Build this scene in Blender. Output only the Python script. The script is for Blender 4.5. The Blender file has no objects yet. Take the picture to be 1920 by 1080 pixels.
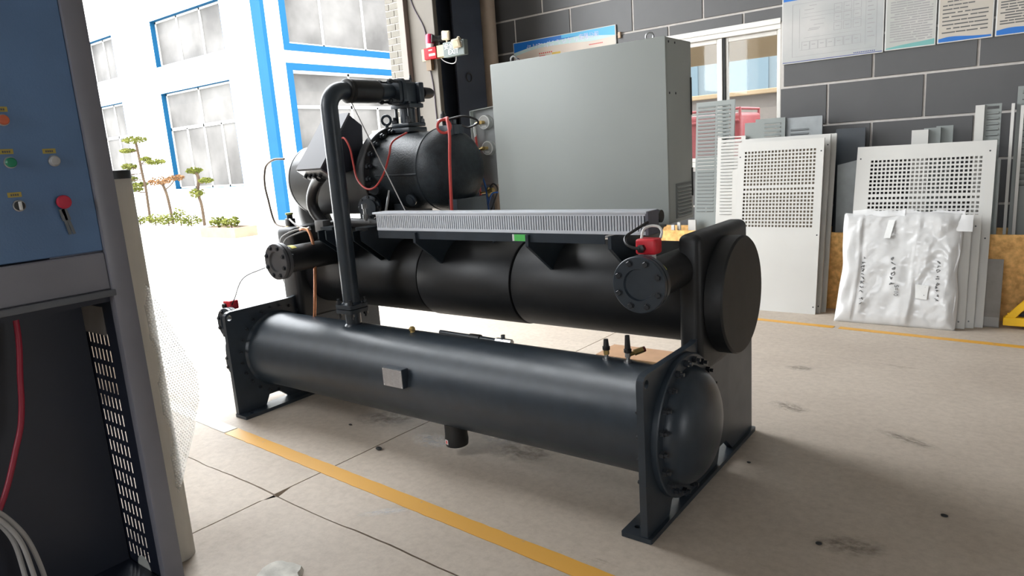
import bpy, bmesh, math, random
from mathutils import Vector, Matrix, noise
random.seed(7)
PI = math.pi
SC = bpy.context.scene
COL = SC.collection

# ---------------------------------------------------------------- camera
FPX = 1295.84                                  # focal length in pixels of a 1920 wide frame
cam_d = bpy.data.cameras.new('camera')
cam = bpy.data.objects.new('camera', cam_d); COL.objects.link(cam)
cam_d.sensor_width = 36.0; cam_d.lens = FPX / 1920 * 36.0; cam_d.clip_start = 0.05; cam_d.clip_end = 400
yaw, pitch, roll = (math.radians(a) for a in (37.435, 11.130, 3.961))
fwd = Vector((-math.sin(yaw) * math.cos(pitch), math.cos(yaw) * math.cos(pitch), -math.sin(pitch)))
r0 = Vector((math.cos(yaw), math.sin(yaw), 0)); d0 = fwd.cross(r0)
rgt = math.cos(roll) * r0 + math.sin(roll) * d0
dwn = -math.sin(roll) * r0 + math.cos(roll) * d0
cm = Matrix((rgt, -dwn, -fwd)).transposed().to_4x4(); cm.translation = Vector((0, 0, 1.5))
cam.matrix_world = cm
SC.camera = cam

# ---------------------------------------------------------------- world, sun, exposure
w = bpy.data.worlds.new('sky'); SC.world = w; w.use_nodes = True
bg = w.node_tree.nodes['Background']
bg.inputs['Color'].default_value = (0.93, 0.965, 1.0, 1); bg.inputs['Strength'].default_value = 9.3
sun_d = bpy.data.lights.new('sun', 'SUN'); sun_d.energy = 5.0; sun_d.angle = math.radians(0.6); sun_d.color = (1.0, 0.95, 0.87)
sun = bpy.data.objects.new('sun', sun_d); COL.objects.link(sun)
sun.rotation_euler = Vector((-0.45, 0.55, -1.15)).to_track_quat('-Z', 'Y').to_euler()
def portal(name, c, sx, sy, direction):        # sampling aid at the openings of the hall, gives off no light itself
    L = bpy.data.lights.new(name, 'AREA'); L.shape = 'RECTANGLE'; L.size = sx; L.size_y = sy; L.cycles.is_portal = True
    o = bpy.data.objects.new(name, L); COL.objects.link(o); o.location = c
    o.rotation_euler = Vector(direction).to_track_quat('-Z', 'Y').to_euler()
portal('portal_gate', (-5.25, 3.78, 2.85), 3.08, 5.7, (1, 0, 0))
portal('portal_end_window', (-5.35, -1.4, 3.7), 3.2, 2.6, (1, 0, 0))
portal('portal_front', (-1.0, -12.1, 4.0), 6.0, 2.4, (0, 1, 0))
portal('portal_right', (16.1, 0.0, 1.5), 2.4, 3.0, (-1, 0, 0))
SC.view_settings.view_transform = 'Standard'; SC.view_settings.look = 'None'
SC.view_settings.exposure = 0.5; SC.view_settings.gamma = 1.0; SC.view_settings.use_curve_mapping = False
SC.cycles.use_denoising = True; SC.cycles.diffuse_bounces = 6; SC.cycles.max_bounces = 14

# ---------------------------------------------------------------- materials
MATS = {}
def mat(name, col, rough=0.5, metal=0.0, var=0.06, scale=8.0, bump=0.0, bscale=60.0, emit=None, trans=0.0, alpha=1.0, spec=0.5, rvar=0.0, coat=0.0, col2=None, detail=4.0):
    if name in MATS: return MATS[name]
    m = bpy.data.materials.new(name); m.use_nodes = True
    nt = m.node_tree; b = nt.nodes['Principled BSDF']; N = nt.nodes.new; Lk = nt.links.new
    b.inputs['Roughness'].default_value = rough; b.inputs['Metallic'].default_value = metal
    b.inputs['Specular IOR Level'].default_value = spec
    b.inputs['Transmission Weight'].default_value = trans; b.inputs['Alpha'].default_value = alpha
    b.inputs['Coat Weight'].default_value = coat
    c = list(col) + [1]
    tc = N('ShaderNodeTexCoord'); nz = N('ShaderNodeTexNoise')
    nz.inputs['Scale'].default_value = scale; nz.inputs['Detail'].default_value = detail
    Lk(tc.outputs['Object'], nz.inputs['Vector'])
    rp = N('ShaderNodeValToRGB'); rp.color_ramp.elements[0].position = 0.32; rp.color_ramp.elements[1].position = 0.68
    lo = [max(0, x * (1 - var)) for x in col]; hi = [min(1, x * (1 + var)) for x in (col2 or col)]
    rp.color_ramp.elements[0].color = lo + [1]; rp.color_ramp.elements[1].color = hi + [1]
    Lk(nz.outputs['Fac'], rp.inputs['Fac']); Lk(rp.outputs['Color'], b.inputs['Base Color'])
    if rvar:
        mr = N('ShaderNodeMapRange'); mr.inputs['To Min'].default_value = max(0.02, rough - rvar); mr.inputs['To Max'].default_value = rough + rvar
        n3 = N('ShaderNodeTexNoise'); n3.inputs['Scale'].default_value = scale * 0.6; n3.inputs['Detail'].default_value = 6
        Lk(tc.outputs['Object'], n3.inputs['Vector']); Lk(n3.outputs['Fac'], mr.inputs['Value']); Lk(mr.outputs['Result'], b.inputs['Roughness'])
    if bump:
        n2 = N('ShaderNodeTexNoise'); n2.inputs['Scale'].default_value = bscale; n2.inputs['Detail'].default_value = 3
        bp = N('ShaderNodeBump'); bp.inputs['Strength'].default_value = bump; bp.inputs['Distance'].default_value = 0.01
        Lk(tc.outputs['Object'], n2.inputs['Vector']); Lk(n2.outputs['Fac'], bp.inputs['Height']); Lk(bp.outputs['Normal'], b.inputs['Normal'])
    if emit:
        b.inputs['Emission Color'].default_value = list(emit[:3]) + [1]; b.inputs['Emission Strength'].default_value = emit[3]
    MATS[name] = m
    return m

paint = mat('charcoal_paint', (0.026, 0.036, 0.048), 0.36, 0, 0.12, 14, 0.02, 90, rvar=0.07)
paint_rough = mat('cast_iron_paint', (0.022, 0.028, 0.033), 0.44, 0, 0.25, 30, 0.25, 120, rvar=0.08, spec=0.3)
motor_paint = mat('motor_paint', (0.036, 0.037, 0.039), 0.36, 0.0, 0.06, 12, rvar=0.05)
rubber = mat('rubber_insulation', (0.0075, 0.008, 0.009), 0.48, 0, 0.2, 18, 0.05, 30, rvar=0.05)
rubber_cap = mat('rubber_cap', (0.020, 0.019, 0.018), 0.62, 0, 0.15, 10, 0.04, 30)
black_plastic = mat('black_plastic', (0.010, 0.010, 0.011), 0.42, 0, 0.1, 20)
bolt_m = mat('bolt_paint', (0.024, 0.028, 0.034), 0.32, 0.1, 0.15, 60)
steel = mat('bare_steel', (0.46, 0.47, 0.48), 0.32, 0.9, 0.08, 40)
brass = mat('brass', (0.55, 0.40, 0.16), 0.35, 0.9, 0.1, 40)
copper = mat('copper', (0.62, 0.28, 0.15), 0.38, 0.85, 0.15, 30)
cab_grey = mat('cabinet_grey', (0.40, 0.43, 0.41), 0.5, 0, 0.02, 3, 0.03, 500)
term_grey = mat('terminal_box_grey', (0.10, 0.10, 0.11), 0.5, 0, 0.02, 5)
duct_grey = mat('duct_grey', (0.60, 0.63, 0.68), 0.5, 0, 0.03, 10)
red_plastic = mat('red_plastic', (0.62, 0.015, 0.03), 0.42, 0, 0.05, 20)
red_rubber = mat('red_hose', (0.60, 0.07, 0.06), 0.45, 0, 0.06, 20)
blue_rubber = mat('blue_hose', (0.03, 0.12, 0.40), 0.45, 0, 0.06, 20)
white_plastic = mat('white_plastic', (0.68, 0.68, 0.66), 0.5, 0, 0.04, 15)
wire_grey = mat('wire_grey', (0.42, 0.41, 0.40), 0.5, 0, 0.06, 15)
yellow_tag = mat('yellow_sticker', (0.62, 0.55, 0.05), 0.5, 0, 0.1, 60)
green_tag = mat('green_sticker', (0.10, 0.55, 0.12), 0.5, 0, 0.05, 60)
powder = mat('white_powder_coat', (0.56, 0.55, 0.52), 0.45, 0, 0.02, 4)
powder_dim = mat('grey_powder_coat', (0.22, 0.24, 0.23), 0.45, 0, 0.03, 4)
cream = mat('cream_backing', (0.24, 0.20, 0.15), 0.7, 0, 0.06, 4)
galv = mat('galvanised_sheet', (0.26, 0.275, 0.28), 0.42, 0.5, 0.08, 12)
wood = mat('osb_wood', (0.72, 0.38, 0.11), 0.65, 0, 0.18, 26, 0.1, 80, col2=(0.80, 0.48, 0.17))
grey_board = mat('grey_board', (0.24, 0.225, 0.21), 0.75, 0, 0.08, 14)
yellow_steel = mat('yellow_steel', (0.80, 0.46, 0.01), 0.42, 0, 0.06, 12)
block_m = mat('dark_grey_block', (0.070, 0.069, 0.070), 0.42, 0, 0.06, 3, 0.05, 30)
mortar = mat('pale_mortar', (0.50, 0.47, 0.44), 0.8, 0, 0.08, 20)
beige = mat('beige_wall', (0.72, 0.62, 0.50), 0.7, 0, 0.06, 3, 0.05, 20)
plaster = mat('pale_plaster', (0.30, 0.295, 0.285), 0.8, 0, 0.04, 2)
brick_m = mat('pale_brick', (0.16, 0.15, 0.13), 0.8, 0, 0.10, 9, 0.1, 60, spec=0.04)
navy_steel = mat('navy_steel', (0.038, 0.048, 0.070), 0.5, 0, 0.12, 5)
alum = mat('window_aluminium', (0.62, 0.60, 0.56), 0.4, 0.2, 0.03, 10)
black_line = mat('black_gasket', (0.012, 0.012, 0.012), 0.5)
ink = mat('dark_print', (0.10, 0.10, 0.10), 0.6, 0, 0.02)
ink_soft = mat('grey_print', (0.30, 0.29, 0.29), 0.6, 0, 0.02)
ink_blue = mat('navy_print', (0.05, 0.07, 0.22), 0.6, 0, 0.02)
blue_print = mat('blue_print', (0.005, 0.13, 0.46), 0.45, 0, 0.03, 4)
sky_print = mat('sky_blue_print', (0.06, 0.38, 0.64), 0.45, 0, 0.05, 4)
ice_print = mat('ice_print', (0.46, 0.62, 0.62), 0.45, 0, 0.05, 4)
pink_print = mat('pale_pink_print', (0.60, 0.52, 0.45), 0.45, 0, 0.04, 4)
board_a = mat('plan_board', (0.36, 0.375, 0.37), 0.3, 0, 0.08, 2.2, col2=(0.44, 0.43, 0.415))
board_b = mat('green_tint_board', (0.37, 0.385, 0.35), 0.3, 0, 0.06, 2.2, col2=(0.45, 0.42, 0.395))
board_c = mat('cream_board', (0.42, 0.375, 0.31), 0.3, 0, 0.04, 2.2)
teal_print = mat('teal_print', (0.14, 0.36, 0.34), 0.45, 0, 0.05, 4)
red_print = mat('red_print', (0.55, 0.06, 0.05), 0.5)
yel_print = mat('ochre_print', (0.62, 0.42, 0.08), 0.5)
machine_blue = mat('machine_blue_paint', (0.11, 0.20, 0.37), 0.30, 0, 0.08, 4, 0.05, 160, rvar=0.04)
machine_frame = mat('machine_frame_paint', (0.20, 0.20, 0.235), 0.36, 0, 0.06, 5, rvar=0.04)
machine_dark = mat('machine_lower_paint', (0.016, 0.020, 0.034), 0.32, 0, 0.06, 5, rvar=0.04)
sill_m = mat('machine_ledge_grey', (0.13, 0.14, 0.16), 0.4, 0, 0.05, 8)
slot_m = mat('slot_light', (0.55, 0.55, 0.52), 0.5, 0, 0.05, 20)
btn_orange = mat('button_orange', (0.55, 0.12, 0.05), 0.4)
btn_green = mat('button_green', (0.01, 0.22, 0.11), 0.3)
btn_white = mat('button_white', (0.42, 0.42, 0.42), 0.35)
btn_red = mat('button_red', (0.50, 0.02, 0.05), 0.45)
tag_gold = mat('gold_tag', (0.42, 0.32, 0.06), 0.45, 0, 0.05, 60)
foam = mat('white_foam_wrap', (0.66, 0.655, 0.64), 0.55, 0, 0.03, 12, 0.1, 40)
ex_white = mat('white_facade', (0.80, 0.80, 0.78), 0.8, 0, 0.02, 1, spec=0.04)
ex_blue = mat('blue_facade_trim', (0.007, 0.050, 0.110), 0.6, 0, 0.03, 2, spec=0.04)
ex_frame = mat('white_window_frame', (0.30, 0.30, 0.29), 0.5, 0, 0.02, 2, spec=0.04)
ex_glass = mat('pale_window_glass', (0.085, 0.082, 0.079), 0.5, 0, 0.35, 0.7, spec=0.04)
ex_curtain = mat('curtain', (0.50, 0.49, 0.47), 0.8, 0, 0.12, 3)
yard_m = mat('yard_concrete', (0.55, 0.54, 0.51), 0.8, 0, 0.06, 1.5, spec=0.04)
bark = mat('bark', (0.045, 0.032, 0.022), 0.8, 0, 0.2, 12, spec=0.04)
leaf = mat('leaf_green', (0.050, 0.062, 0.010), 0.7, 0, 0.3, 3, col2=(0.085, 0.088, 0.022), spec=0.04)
leaf_red = mat('leaf_russet', (0.115, 0.062, 0.030), 0.6, 0, 0.25, 3, spec=0.04)
soil = mat('planter_stone', (0.16, 0.125, 0.09), 0.8, 0, 0.1, 4, spec=0.04)
card_m = mat('cardboard', (0.38, 0.22, 0.12), 0.7, 0, 0.1, 6)
debris_m = mat('broken_plaster', (0.62, 0.60, 0.54), 0.8, 0, 0.2, 18, 0.3, 40)
dark_bit = mat('dark_debris', (0.02, 0.02, 0.02), 0.7)
tan_wall = mat('tan_outer_wall', (0.20, 0.15, 0.10), 0.8, 0, 0.05, 1, spec=0.04)

def glass_mat(name, tint, rough=0.03):
    m = bpy.data.materials.new(name); m.use_nodes = True; nt = m.node_tree; nt.nodes.clear()
    o = nt.nodes.new('ShaderNodeOutputMaterial'); mx = nt.nodes.new('ShaderNodeMixShader'); t = nt.nodes.new('ShaderNodeBsdfTransparent'); g = nt.nodes.new('ShaderNodeBsdfGlossy')
    fr = nt.nodes.new('ShaderNodeFresnel'); fr.inputs['IOR'].default_value = 1.35
    t.inputs['Color'].default_value = list(tint) + [1]; g.inputs['Roughness'].default_value = rough
    nt.links.new(fr.outputs[0], mx.inputs['Fac']); nt.links.new(t.outputs[0], mx.inputs[1]); nt.links.new(g.outputs[0], mx.inputs[2]); nt.links.new(mx.outputs[0], o.inputs['Surface'])
    return m
clear_glass = glass_mat('clear_pane', (0.86, 0.88, 0.87))
def film_mat(name, alpha, col=(0.9, 0.9, 0.9), rough=0.2):
    m = bpy.data.materials.new(name); m.use_nodes = True; nt = m.node_tree; b = nt.nodes['Principled BSDF']
    b.inputs['Base Color'].default_value = list(col) + [1]; b.inputs['Roughness'].default_value = rough; b.inputs['Alpha'].default_value = alpha
    return m
def translucent_mat(name, col, k=0.5):
    m = bpy.data.materials.new(name); m.use_nodes = True; nt = m.node_tree; nt.nodes.clear()
    o = nt.nodes.new('ShaderNodeOutputMaterial'); mx = nt.nodes.new('ShaderNodeMixShader'); d = nt.nodes.new('ShaderNodeBsdfDiffuse'); t = nt.nodes.new('ShaderNodeBsdfTranslucent')
    n = nt.nodes.new('ShaderNodeTexNoise'); n.inputs['Scale'].default_value = 9; r = nt.nodes.new('ShaderNodeValToRGB')
    r.color_ramp.elements[0].color = [c * 0.93 for c in col] + [1]; r.color_ramp.elements[1].color = list(col) + [1]
    nt.links.new(n.outputs['Fac'], r.inputs['Fac']); nt.links.new(r.outputs['Color'], d.inputs['Color']); nt.links.new(r.outputs['Color'], t.inputs['Color'])
    mx.inputs['Fac'].default_value = k; nt.links.new(d.outputs[0], mx.inputs[1]); nt.links.new(t.outputs[0], mx.inputs[2]); nt.links.new(mx.outputs[0], o.inputs['Surface'])
    return m
thin_foam = translucent_mat('thin_foam_sheet', (0.80, 0.77, 0.72), 0.55)
film = film_mat('clear_plastic_film', 0.22)
def clear_sheet(name, col, k):
    m = translucent_mat(name, col, 0.7); nt = m.node_tree; o = next(n for n in nt.nodes if n.type == 'OUTPUT_MATERIAL'); src = o.inputs['Surface'].links[0].from_socket
    mx = nt.nodes.new('ShaderNodeMixShader'); t = nt.nodes.new('ShaderNodeBsdfTransparent'); mx.inputs['Fac'].default_value = k
    nt.links.new(t.outputs[0], mx.inputs[1]); nt.links.new(src, mx.inputs[2]); nt.links.new(mx.outputs[0], o.inputs['Surface']); return m
bubble_film = clear_sheet('bubble_film', (0.94, 0.93, 0.90), 0.40); bubble_dot = clear_sheet('bubble_dot', (0.97, 0.96, 0.94), 0.8)

def floor_mat():
    m = bpy.data.materials.new('worn_concrete_floor'); m.use_nodes = True; nt = m.node_tree; b = nt.nodes['Principled BSDF']
    N = nt.nodes.new; Lk = nt.links.new
    tc = N('ShaderNodeTexCoord')
    def nz(scale, detail=6, rough=0.6, sx=1, sy=1):
        mp = N('ShaderNodeMapping'); mp.inputs['Scale'].default_value = (sx, sy, 1); n = N('ShaderNodeTexNoise')
        n.inputs['Scale'].default_value = scale; n.inputs['Detail'].default_value = detail; n.inputs['Roughness'].default_value = rough
        Lk(tc.outputs['Object'], mp.inputs['Vector']); Lk(mp.outputs['Vector'], n.inputs['Vector']); return n
    a = nz(0.9, 8, 0.65); r1 = N('ShaderNodeValToRGB')
    r1.color_ramp.elements[0].position = 0.3; r1.color_ramp.elements[1].position = 0.72
    r1.color_ramp.elements[0].color = (0.47, 0.40, 0.33, 1); r1.color_ramp.elements[1].color = (0.60, 0.52, 0.435, 1)
    Lk(a.outputs['Fac'], r1.inputs['Fac'])
    c = nz(26, 8, 0.7); mx = N('ShaderNodeMix'); mx.data_type = 'RGBA'; mx.blend_type = 'MULTIPLY'; mx.inputs['Factor'].default_value = 1
    r2 = N('ShaderNodeValToRGB'); r2.color_ramp.elements[0].position = 0.25; r2.color_ramp.elements[1].position = 0.6
    r2.color_ramp.elements[0].color = (0.80, 0.79, 0.78, 1); r2.color_ramp.elements[1].color = (1, 1, 1, 1)
    Lk(c.outputs['Fac'], r2.inputs['Fac']); Lk(r1.outputs['Color'], mx.inputs['A']); Lk(r2.outputs['Color'], mx.inputs['B'])
    d = nz(2.3, 8, 0.75, 0.5, 1.6); r3 = N('ShaderNodeValToRGB'); r3.color_ramp.elements[0].position = 0.27; r3.color_ramp.elements[1].position = 0.36
    r3.color_ramp.elements[0].color = (0.60, 0.57, 0.54, 1); r3.color_ramp.elements[1].color = (1, 1, 1, 1)
    mx2 = N('ShaderNodeMix'); mx2.data_type = 'RGBA'; mx2.blend_type = 'MULTIPLY'; mx2.inputs['Factor'].default_value = 1
    Lk(d.outputs['Fac'], r3.inputs['Fac']); Lk(mx.outputs['Result'], mx2.inputs['A']); Lk(r3.outputs['Color'], mx2.inputs['B'])
    Lk(mx2.outputs['Result'], b.inputs['Base Color'])
    rr = N('ShaderNodeMapRange'); rr.inputs['To Min'].default_value = 0.55; rr.inputs['To Max'].default_value = 0.78; b.inputs['Specular IOR Level'].default_value = 0.35
    e = nz(1.6, 5); Lk(e.outputs['Fac'], rr.inputs['Value']); Lk(rr.outputs['Result'], b.inputs['Roughness'])
    bp = N('ShaderNodeBump'); bp.inputs['Strength'].default_value = 0.12; bp.inputs['Distance'].default_value = 0.004
    Lk(c.outputs['Fac'], bp.inputs['Height']); Lk(bp.outputs['Normal'], b.inputs['Normal'])
    return m
floor_m = floor_mat()
def stripe_mat():
    m = bpy.data.materials.new('worn_yellow_line_paint'); m.use_nodes = True; nt = m.node_tree; b = nt.nodes['Principled BSDF']
    N = nt.nodes.new; Lk = nt.links.new; tc = N('ShaderNodeTexCoord'); n = N('ShaderNodeTexNoise'); n.inputs['Scale'].default_value = 22; n.inputs['Detail'].default_value = 9; n.inputs['Roughness'].default_value = 0.75
    Lk(tc.outputs['Object'], n.inputs['Vector']); r = N('ShaderNodeValToRGB'); r.color_ramp.elements[0].position = 0.31; r.color_ramp.elements[1].position = 0.38
    r.color_ramp.elements[0].color = (0.34, 0.30, 0.25, 1); r.color_ramp.elements[1].color = (0.72, 0.37, 0.05, 1)
    Lk(n.outputs['Fac'], r.inputs['Fac']); Lk(r.outputs['Color'], b.inputs['Base Color']); b.inputs['Roughness'].default_value = 0.5
    return m
stripe_m = stripe_mat()
def stain_sheen_mat(name, col, amount):
    m = bpy.data.materials.new(name); m.use_nodes = True; nt = m.node_tree; b = nt.nodes['Principled BSDF']; N = nt.nodes.new; Lk = nt.links.new
    tc = N('ShaderNodeTexCoord'); n = N('ShaderNodeTexNoise'); n.inputs['Scale'].default_value = 16; n.inputs['Detail'].default_value = 8; n.inputs['Roughness'].default_value = 0.7
    Lk(tc.outputs['Object'], n.inputs['Vector']); r = N('ShaderNodeMapRange'); r.inputs['From Min'].default_value = 0.40; r.inputs['From Max'].default_value = 0.75; r.inputs['To Min'].default_value = 0; r.inputs['To Max'].default_value = amount
    ln = N('ShaderNodeVectorMath'); ln.operation = 'LENGTH'; Lk(tc.outputs['Object'], ln.inputs[0])
    f = N('ShaderNodeMapRange'); f.inputs['From Min'].default_value = 0.35; f.inputs['From Max'].default_value = 1.0; f.inputs['To Min'].default_value = 1; f.inputs['To Max'].default_value = 0
    mu = N('ShaderNodeMath'); mu.operation = 'MULTIPLY'; Lk(ln.outputs['Value'], f.inputs['Value']); Lk(n.outputs['Fac'], r.inputs['Value']); Lk(r.outputs['Result'], mu.inputs[0]); Lk(f.outputs['Result'], mu.inputs[1])
    Lk(mu.outputs[0], b.inputs['Alpha']); b.inputs['Base Color'].default_value = list(col) + [1]; b.inputs['Roughness'].default_value = 0.7
    n.inputs['Scale'].default_value = 2.6
    return m
dark_stain = stain_sheen_mat('dark_oil_stain', (0.17, 0.145, 0.125), 0.42); pale_wear_sheen = stain_sheen_mat('pale_wear_and_sheen', (0.80, 0.79, 0.78), 0.75)  # pale one serves the worn patch and a painted wet sheen
white_stripe = mat('whitish_floor_line', (0.62, 0.58, 0.50), 0.6, 0, 0.12, 18)

# ---------------------------------------------------------------- geometry helpers
def V(*a): return Vector(a)
def nbm(): return bmesh.new()
def box(bm, x0, x1, y0, y1, z0, z1, bev=0.0, seg=2, M=None):
    r = bmesh.ops.create_cube(bm, size=1.0); vs = r['verts']
    for v in vs:
        v.co = Vector(((x0 + x1) / 2 + v.co.x * (x1 - x0), (y0 + y1) / 2 + v.co.y * (y1 - y0), (z0 + z1) / 2 + v.co.z * (z1 - z0)))
    if bev:
        es = list({e for v in vs for e in v.link_edges})
        rr = bmesh.ops.bevel(bm, geom=es, offset=bev, segments=seg, affect='EDGES', profile=0.5)
        vs = list({v for f in rr['faces'] for v in f.verts} | {v for v in vs if v.is_valid})
    if M is not None:
        for v in vs: v.co = M @ v.co
    return vs
def frame_of(axis):
    a = Vector(axis).normalized(); t = Vector((0, 0, 1)) if abs(a.z) < 0.9 else Vector((1, 0, 0))
    u = t.cross(a).normalized(); return a, u, a.cross(u)
def lathe(bm, origin, axis, prof, seg=40, squash=None):
    o = Vector(origin); a, u, v = frame_of(axis); rings = []
    for t, r in prof:
        if r < 1e-6: rings.append([bm.verts.new(o + a * t)])
        else: rings.append([bm.verts.new(o + a * t + (u * math.cos(2 * PI * k / seg) + v * math.sin(2 * PI * k / seg)) * r) for k in range(seg)])
    for A, B in zip(rings, rings[1:]):
        for k in range(seg):
            k2 = (k + 1) % seg
            if len(A) == 1 and len(B) == 1: continue
            if len(A) == 1: bm.faces.new((A[0], B[k2], B[k]))
            elif len(B) == 1: bm.faces.new((A[k], A[k2], B[0]))
            else: bm.faces.new((A[k], A[k2], B[k2], B[k]))
    if len(rings[0]) > 1: bm.faces.new(rings[0][::-1])
    if len(rings[-1]) > 1: bm.faces.new(rings[-1])
def cyl(bm, p0, p1, r, seg=24, r2=None):
    p0 = Vector(p0); p1 = Vector(p1); L = (p1 - p0).length
    lathe(bm, p0, p1 - p0, [(0, r), (L, r if r2 is None else r2)], seg)
def catmull(pts, n=8):
    P = [Vector(p) for p in pts]; P = [P[0] * 2 - P[1]] + P + [P[-1] * 2 - P[-2]]; out = []
    for i in range(1, len(P) - 2):
        a, b, c, d = P[i - 1:i + 3]
        for k in range(n):
            t = k / n
            out.append(0.5 * ((2 * b) + (c - a) * t + (2 * a - 5 * b + 4 * c - d) * t * t + (3 * b - a - 3 * c + d) * t ** 3))
    out.append(P[-2]); return out
def tube(bm, pts, r, seg=10, n=8, smooth=True):
    P = catmull(pts, n) if smooth else [Vector(p) for p in pts]
    rings = []; up = None
    for i, p in enumerate(P):
        t = (P[min(i + 1, len(P) - 1)] - P[max(i - 1, 0)]).normalized()
        if up is None: _, up, _ = frame_of(t)
        up = (up - t * up.dot(t)).normalized(); s = t.cross(up)
        rings.append([bm.verts.new(p + (up * math.cos(2 * PI * k / seg) + s * math.sin(2 * PI * k / seg)) * r) for k in range(seg)])
    for A, B in zip(rings, rings[1:]):
        for k in range(seg): bm.faces.new((A[k], A[(k + 1) % seg], B[(k + 1) % seg], B[k]))
    bm.faces.new(rings[0][::-1]); bm.faces.new(rings[-1])
def prism(bm, poly, place, a0, a1, holes=()):
    # poly and holes in 2D, place(p, q, a) gives the 3D point, extruded from a0 to a1
    loops = [poly] + list(holes); ed = []; allv = []
    for lp in loops:
        vs = [bm.verts.new(place(p[0], p[1], a0)) for p in lp]; allv.append(vs)
        for i in range(len(vs)): ed.append(bm.edges.new((vs[i], vs[(i + 1) % len(vs)])))
    if holes: r = bmesh.ops.triangle_fill(bm, edges=ed, use_beauty=True); fs = [g for g in r['geom'] if isinstance(g, bmesh.types.BMFace)]
    else: fs = [bm.faces.new(allv[0])]
    ex = bmesh.ops.extrude_face_region(bm, geom=fs); nv = [g for g in ex['geom'] if isinstance(g, bmesh.types.BMVert)]
    d = Vector(place(0, 0, a1)) - Vector(place(0, 0, a0))
    for v in nv: v.co += d
def circ(cx, cy, r, n=20): return [(cx + r * math.cos(2 * PI * k / n), cy + r * math.sin(2 * PI * k / n)) for k in range(n)]
def rrect(x0, x1, y0, y1, r, n=5):
    out = []
    for cx, cy, a in ((x1 - r, y0 + r, -PI / 2), (x1 - r, y1 - r, 0), (x0 + r, y1 - r, PI / 2), (x0 + r, y0 + r, PI)):
        for k in range(n + 1):
            t = a + PI / 2 * k / n; out.append((cx + r * math.cos(t), cy + r * math.sin(t)))
    return out
PX = lambda p, q, a: Vector((a, p, q))      # profile in (y, z), along x
PY = lambda p, q, a: Vector((p, a, q))      # profile in (x, z), along y
PZ = lambda p, q, a: Vector((p, q, a))
def grid(bm, us, vs, hole, place, a0, a1):
    # sheet on a rectangular grid; hole(i, j) tells the cells left open; with thickness and inner edges
    nu, nv = len(us) - 1, len(vs) - 1; cache = {}
    def vt(i, j, s):
        k = (i, j, s)
        if k not in cache: cache[k] = bm.verts.new(place(us[i], vs[j], a1 if s else a0))
        return cache[k]
    sol = [[not hole(i, j) for j in range(nv)] for i in range(nu)]
    S = lambda i, j: 0 <= i < nu and 0 <= j < nv and sol[i][j]
    for i in range(nu):
        for j in range(nv):
            if not sol[i][j]: continue
            bm.faces.new((vt(i, j, 0), vt(i + 1, j, 0), vt(i + 1, j + 1, 0), vt(i, j + 1, 0)))
            bm.faces.new((vt(i, j, 1), vt(i, j + 1, 1), vt(i + 1, j + 1, 1), vt(i + 1, j, 1)))
            if not S(i - 1, j): bm.faces.new((vt(i, j, 0), vt(i, j + 1, 0), vt(i, j + 1, 1), vt(i, j, 1)))
            if not S(i + 1, j): bm.faces.new((vt(i + 1, j, 0), vt(i + 1, j, 1), vt(i + 1, j + 1, 1), vt(i + 1, j + 1, 0)))
            if not S(i, j - 1): bm.faces.new((vt(i, j, 0), vt(i, j, 1), vt(i + 1, j, 1), vt(i + 1, j, 0)))
            if not S(i, j + 1): bm.faces.new((vt(i, j + 1, 0), vt(i + 1, j + 1, 0), vt(i + 1, j + 1, 1), vt(i, j + 1, 1)))
def torus(bm, c, axis, R, r, seg=24, rs=10):
    c = Vector(c); a, u, v = frame_of(axis); rings = []
    for i in range(seg):
        d = u * math.cos(2 * PI * i / seg) + v * math.sin(2 * PI * i / seg)
        rings.append([bm.verts.new(c + d * (R + r * math.cos(2 * PI * k / rs)) + a * r * math.sin(2 * PI * k / rs)) for k in range(rs)])
    for i in range(seg):
        A, B = rings[i], rings[(i + 1) % seg]
        for k in range(rs): bm.faces.new((A[k], A[(k + 1) % rs], B[(k + 1) % rs], B[k]))

WORLD = {}
def mesh(name, bm, m, smooth=32):
    bmesh.ops.recalc_face_normals(bm, faces=bm.faces[:])
    me = bpy.data.meshes.new(name); bm.to_mesh(me); bm.free()
    if m: me.materials.append(m)
    if smooth:
        for p in me.polygons: p.use_smooth = True
        me.set_sharp_from_angle(angle=math.radians(smooth))
    return me
def link(name, me, parent=None, local=False, M=None):
    o = bpy.data.objects.new(name, me); COL.objects.link(o)
    if parent is not None:
        o.parent = parent
        if not local: o.matrix_parent_inverse = WORLD.get(parent.name, Matrix()).inverted()
    if M is not None: o.matrix_basis = M
    return o
def obj(name, bm, m, parent=None, smooth=32, local=False, M=None, label=None, kind=None):
    o = link(name, mesh(name, bm, m, smooth), parent, local, M)
    if label: o['label'] = label
    if kind: o['kind'] = kind
    return o
def tag(o, label, cat, group=None):
    o['label'] = label; o['category'] = cat
    if group: o['group'] = group
    return o
def thing(name, label, cat, loc=(0, 0, 0), rot=(0, 0, 0), group=None):
    o = bpy.data.objects.new(name, None); COL.objects.link(o); o.location = loc; o.rotation_euler = rot; o.empty_display_size = 0.1
    M = Matrix.Translation(loc)
    if any(rot):
        from mathutils import Euler
        M = M @ Euler(rot).to_matrix().to_4x4()
    WORLD[o.name] = M
    return tag(o, label, cat, group)
def struct(name, bm, m, smooth=0, parent=None):
    o = obj(name, bm, m, parent, smooth)
    if parent is None: o['kind'] = 'structure'
    return o
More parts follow.
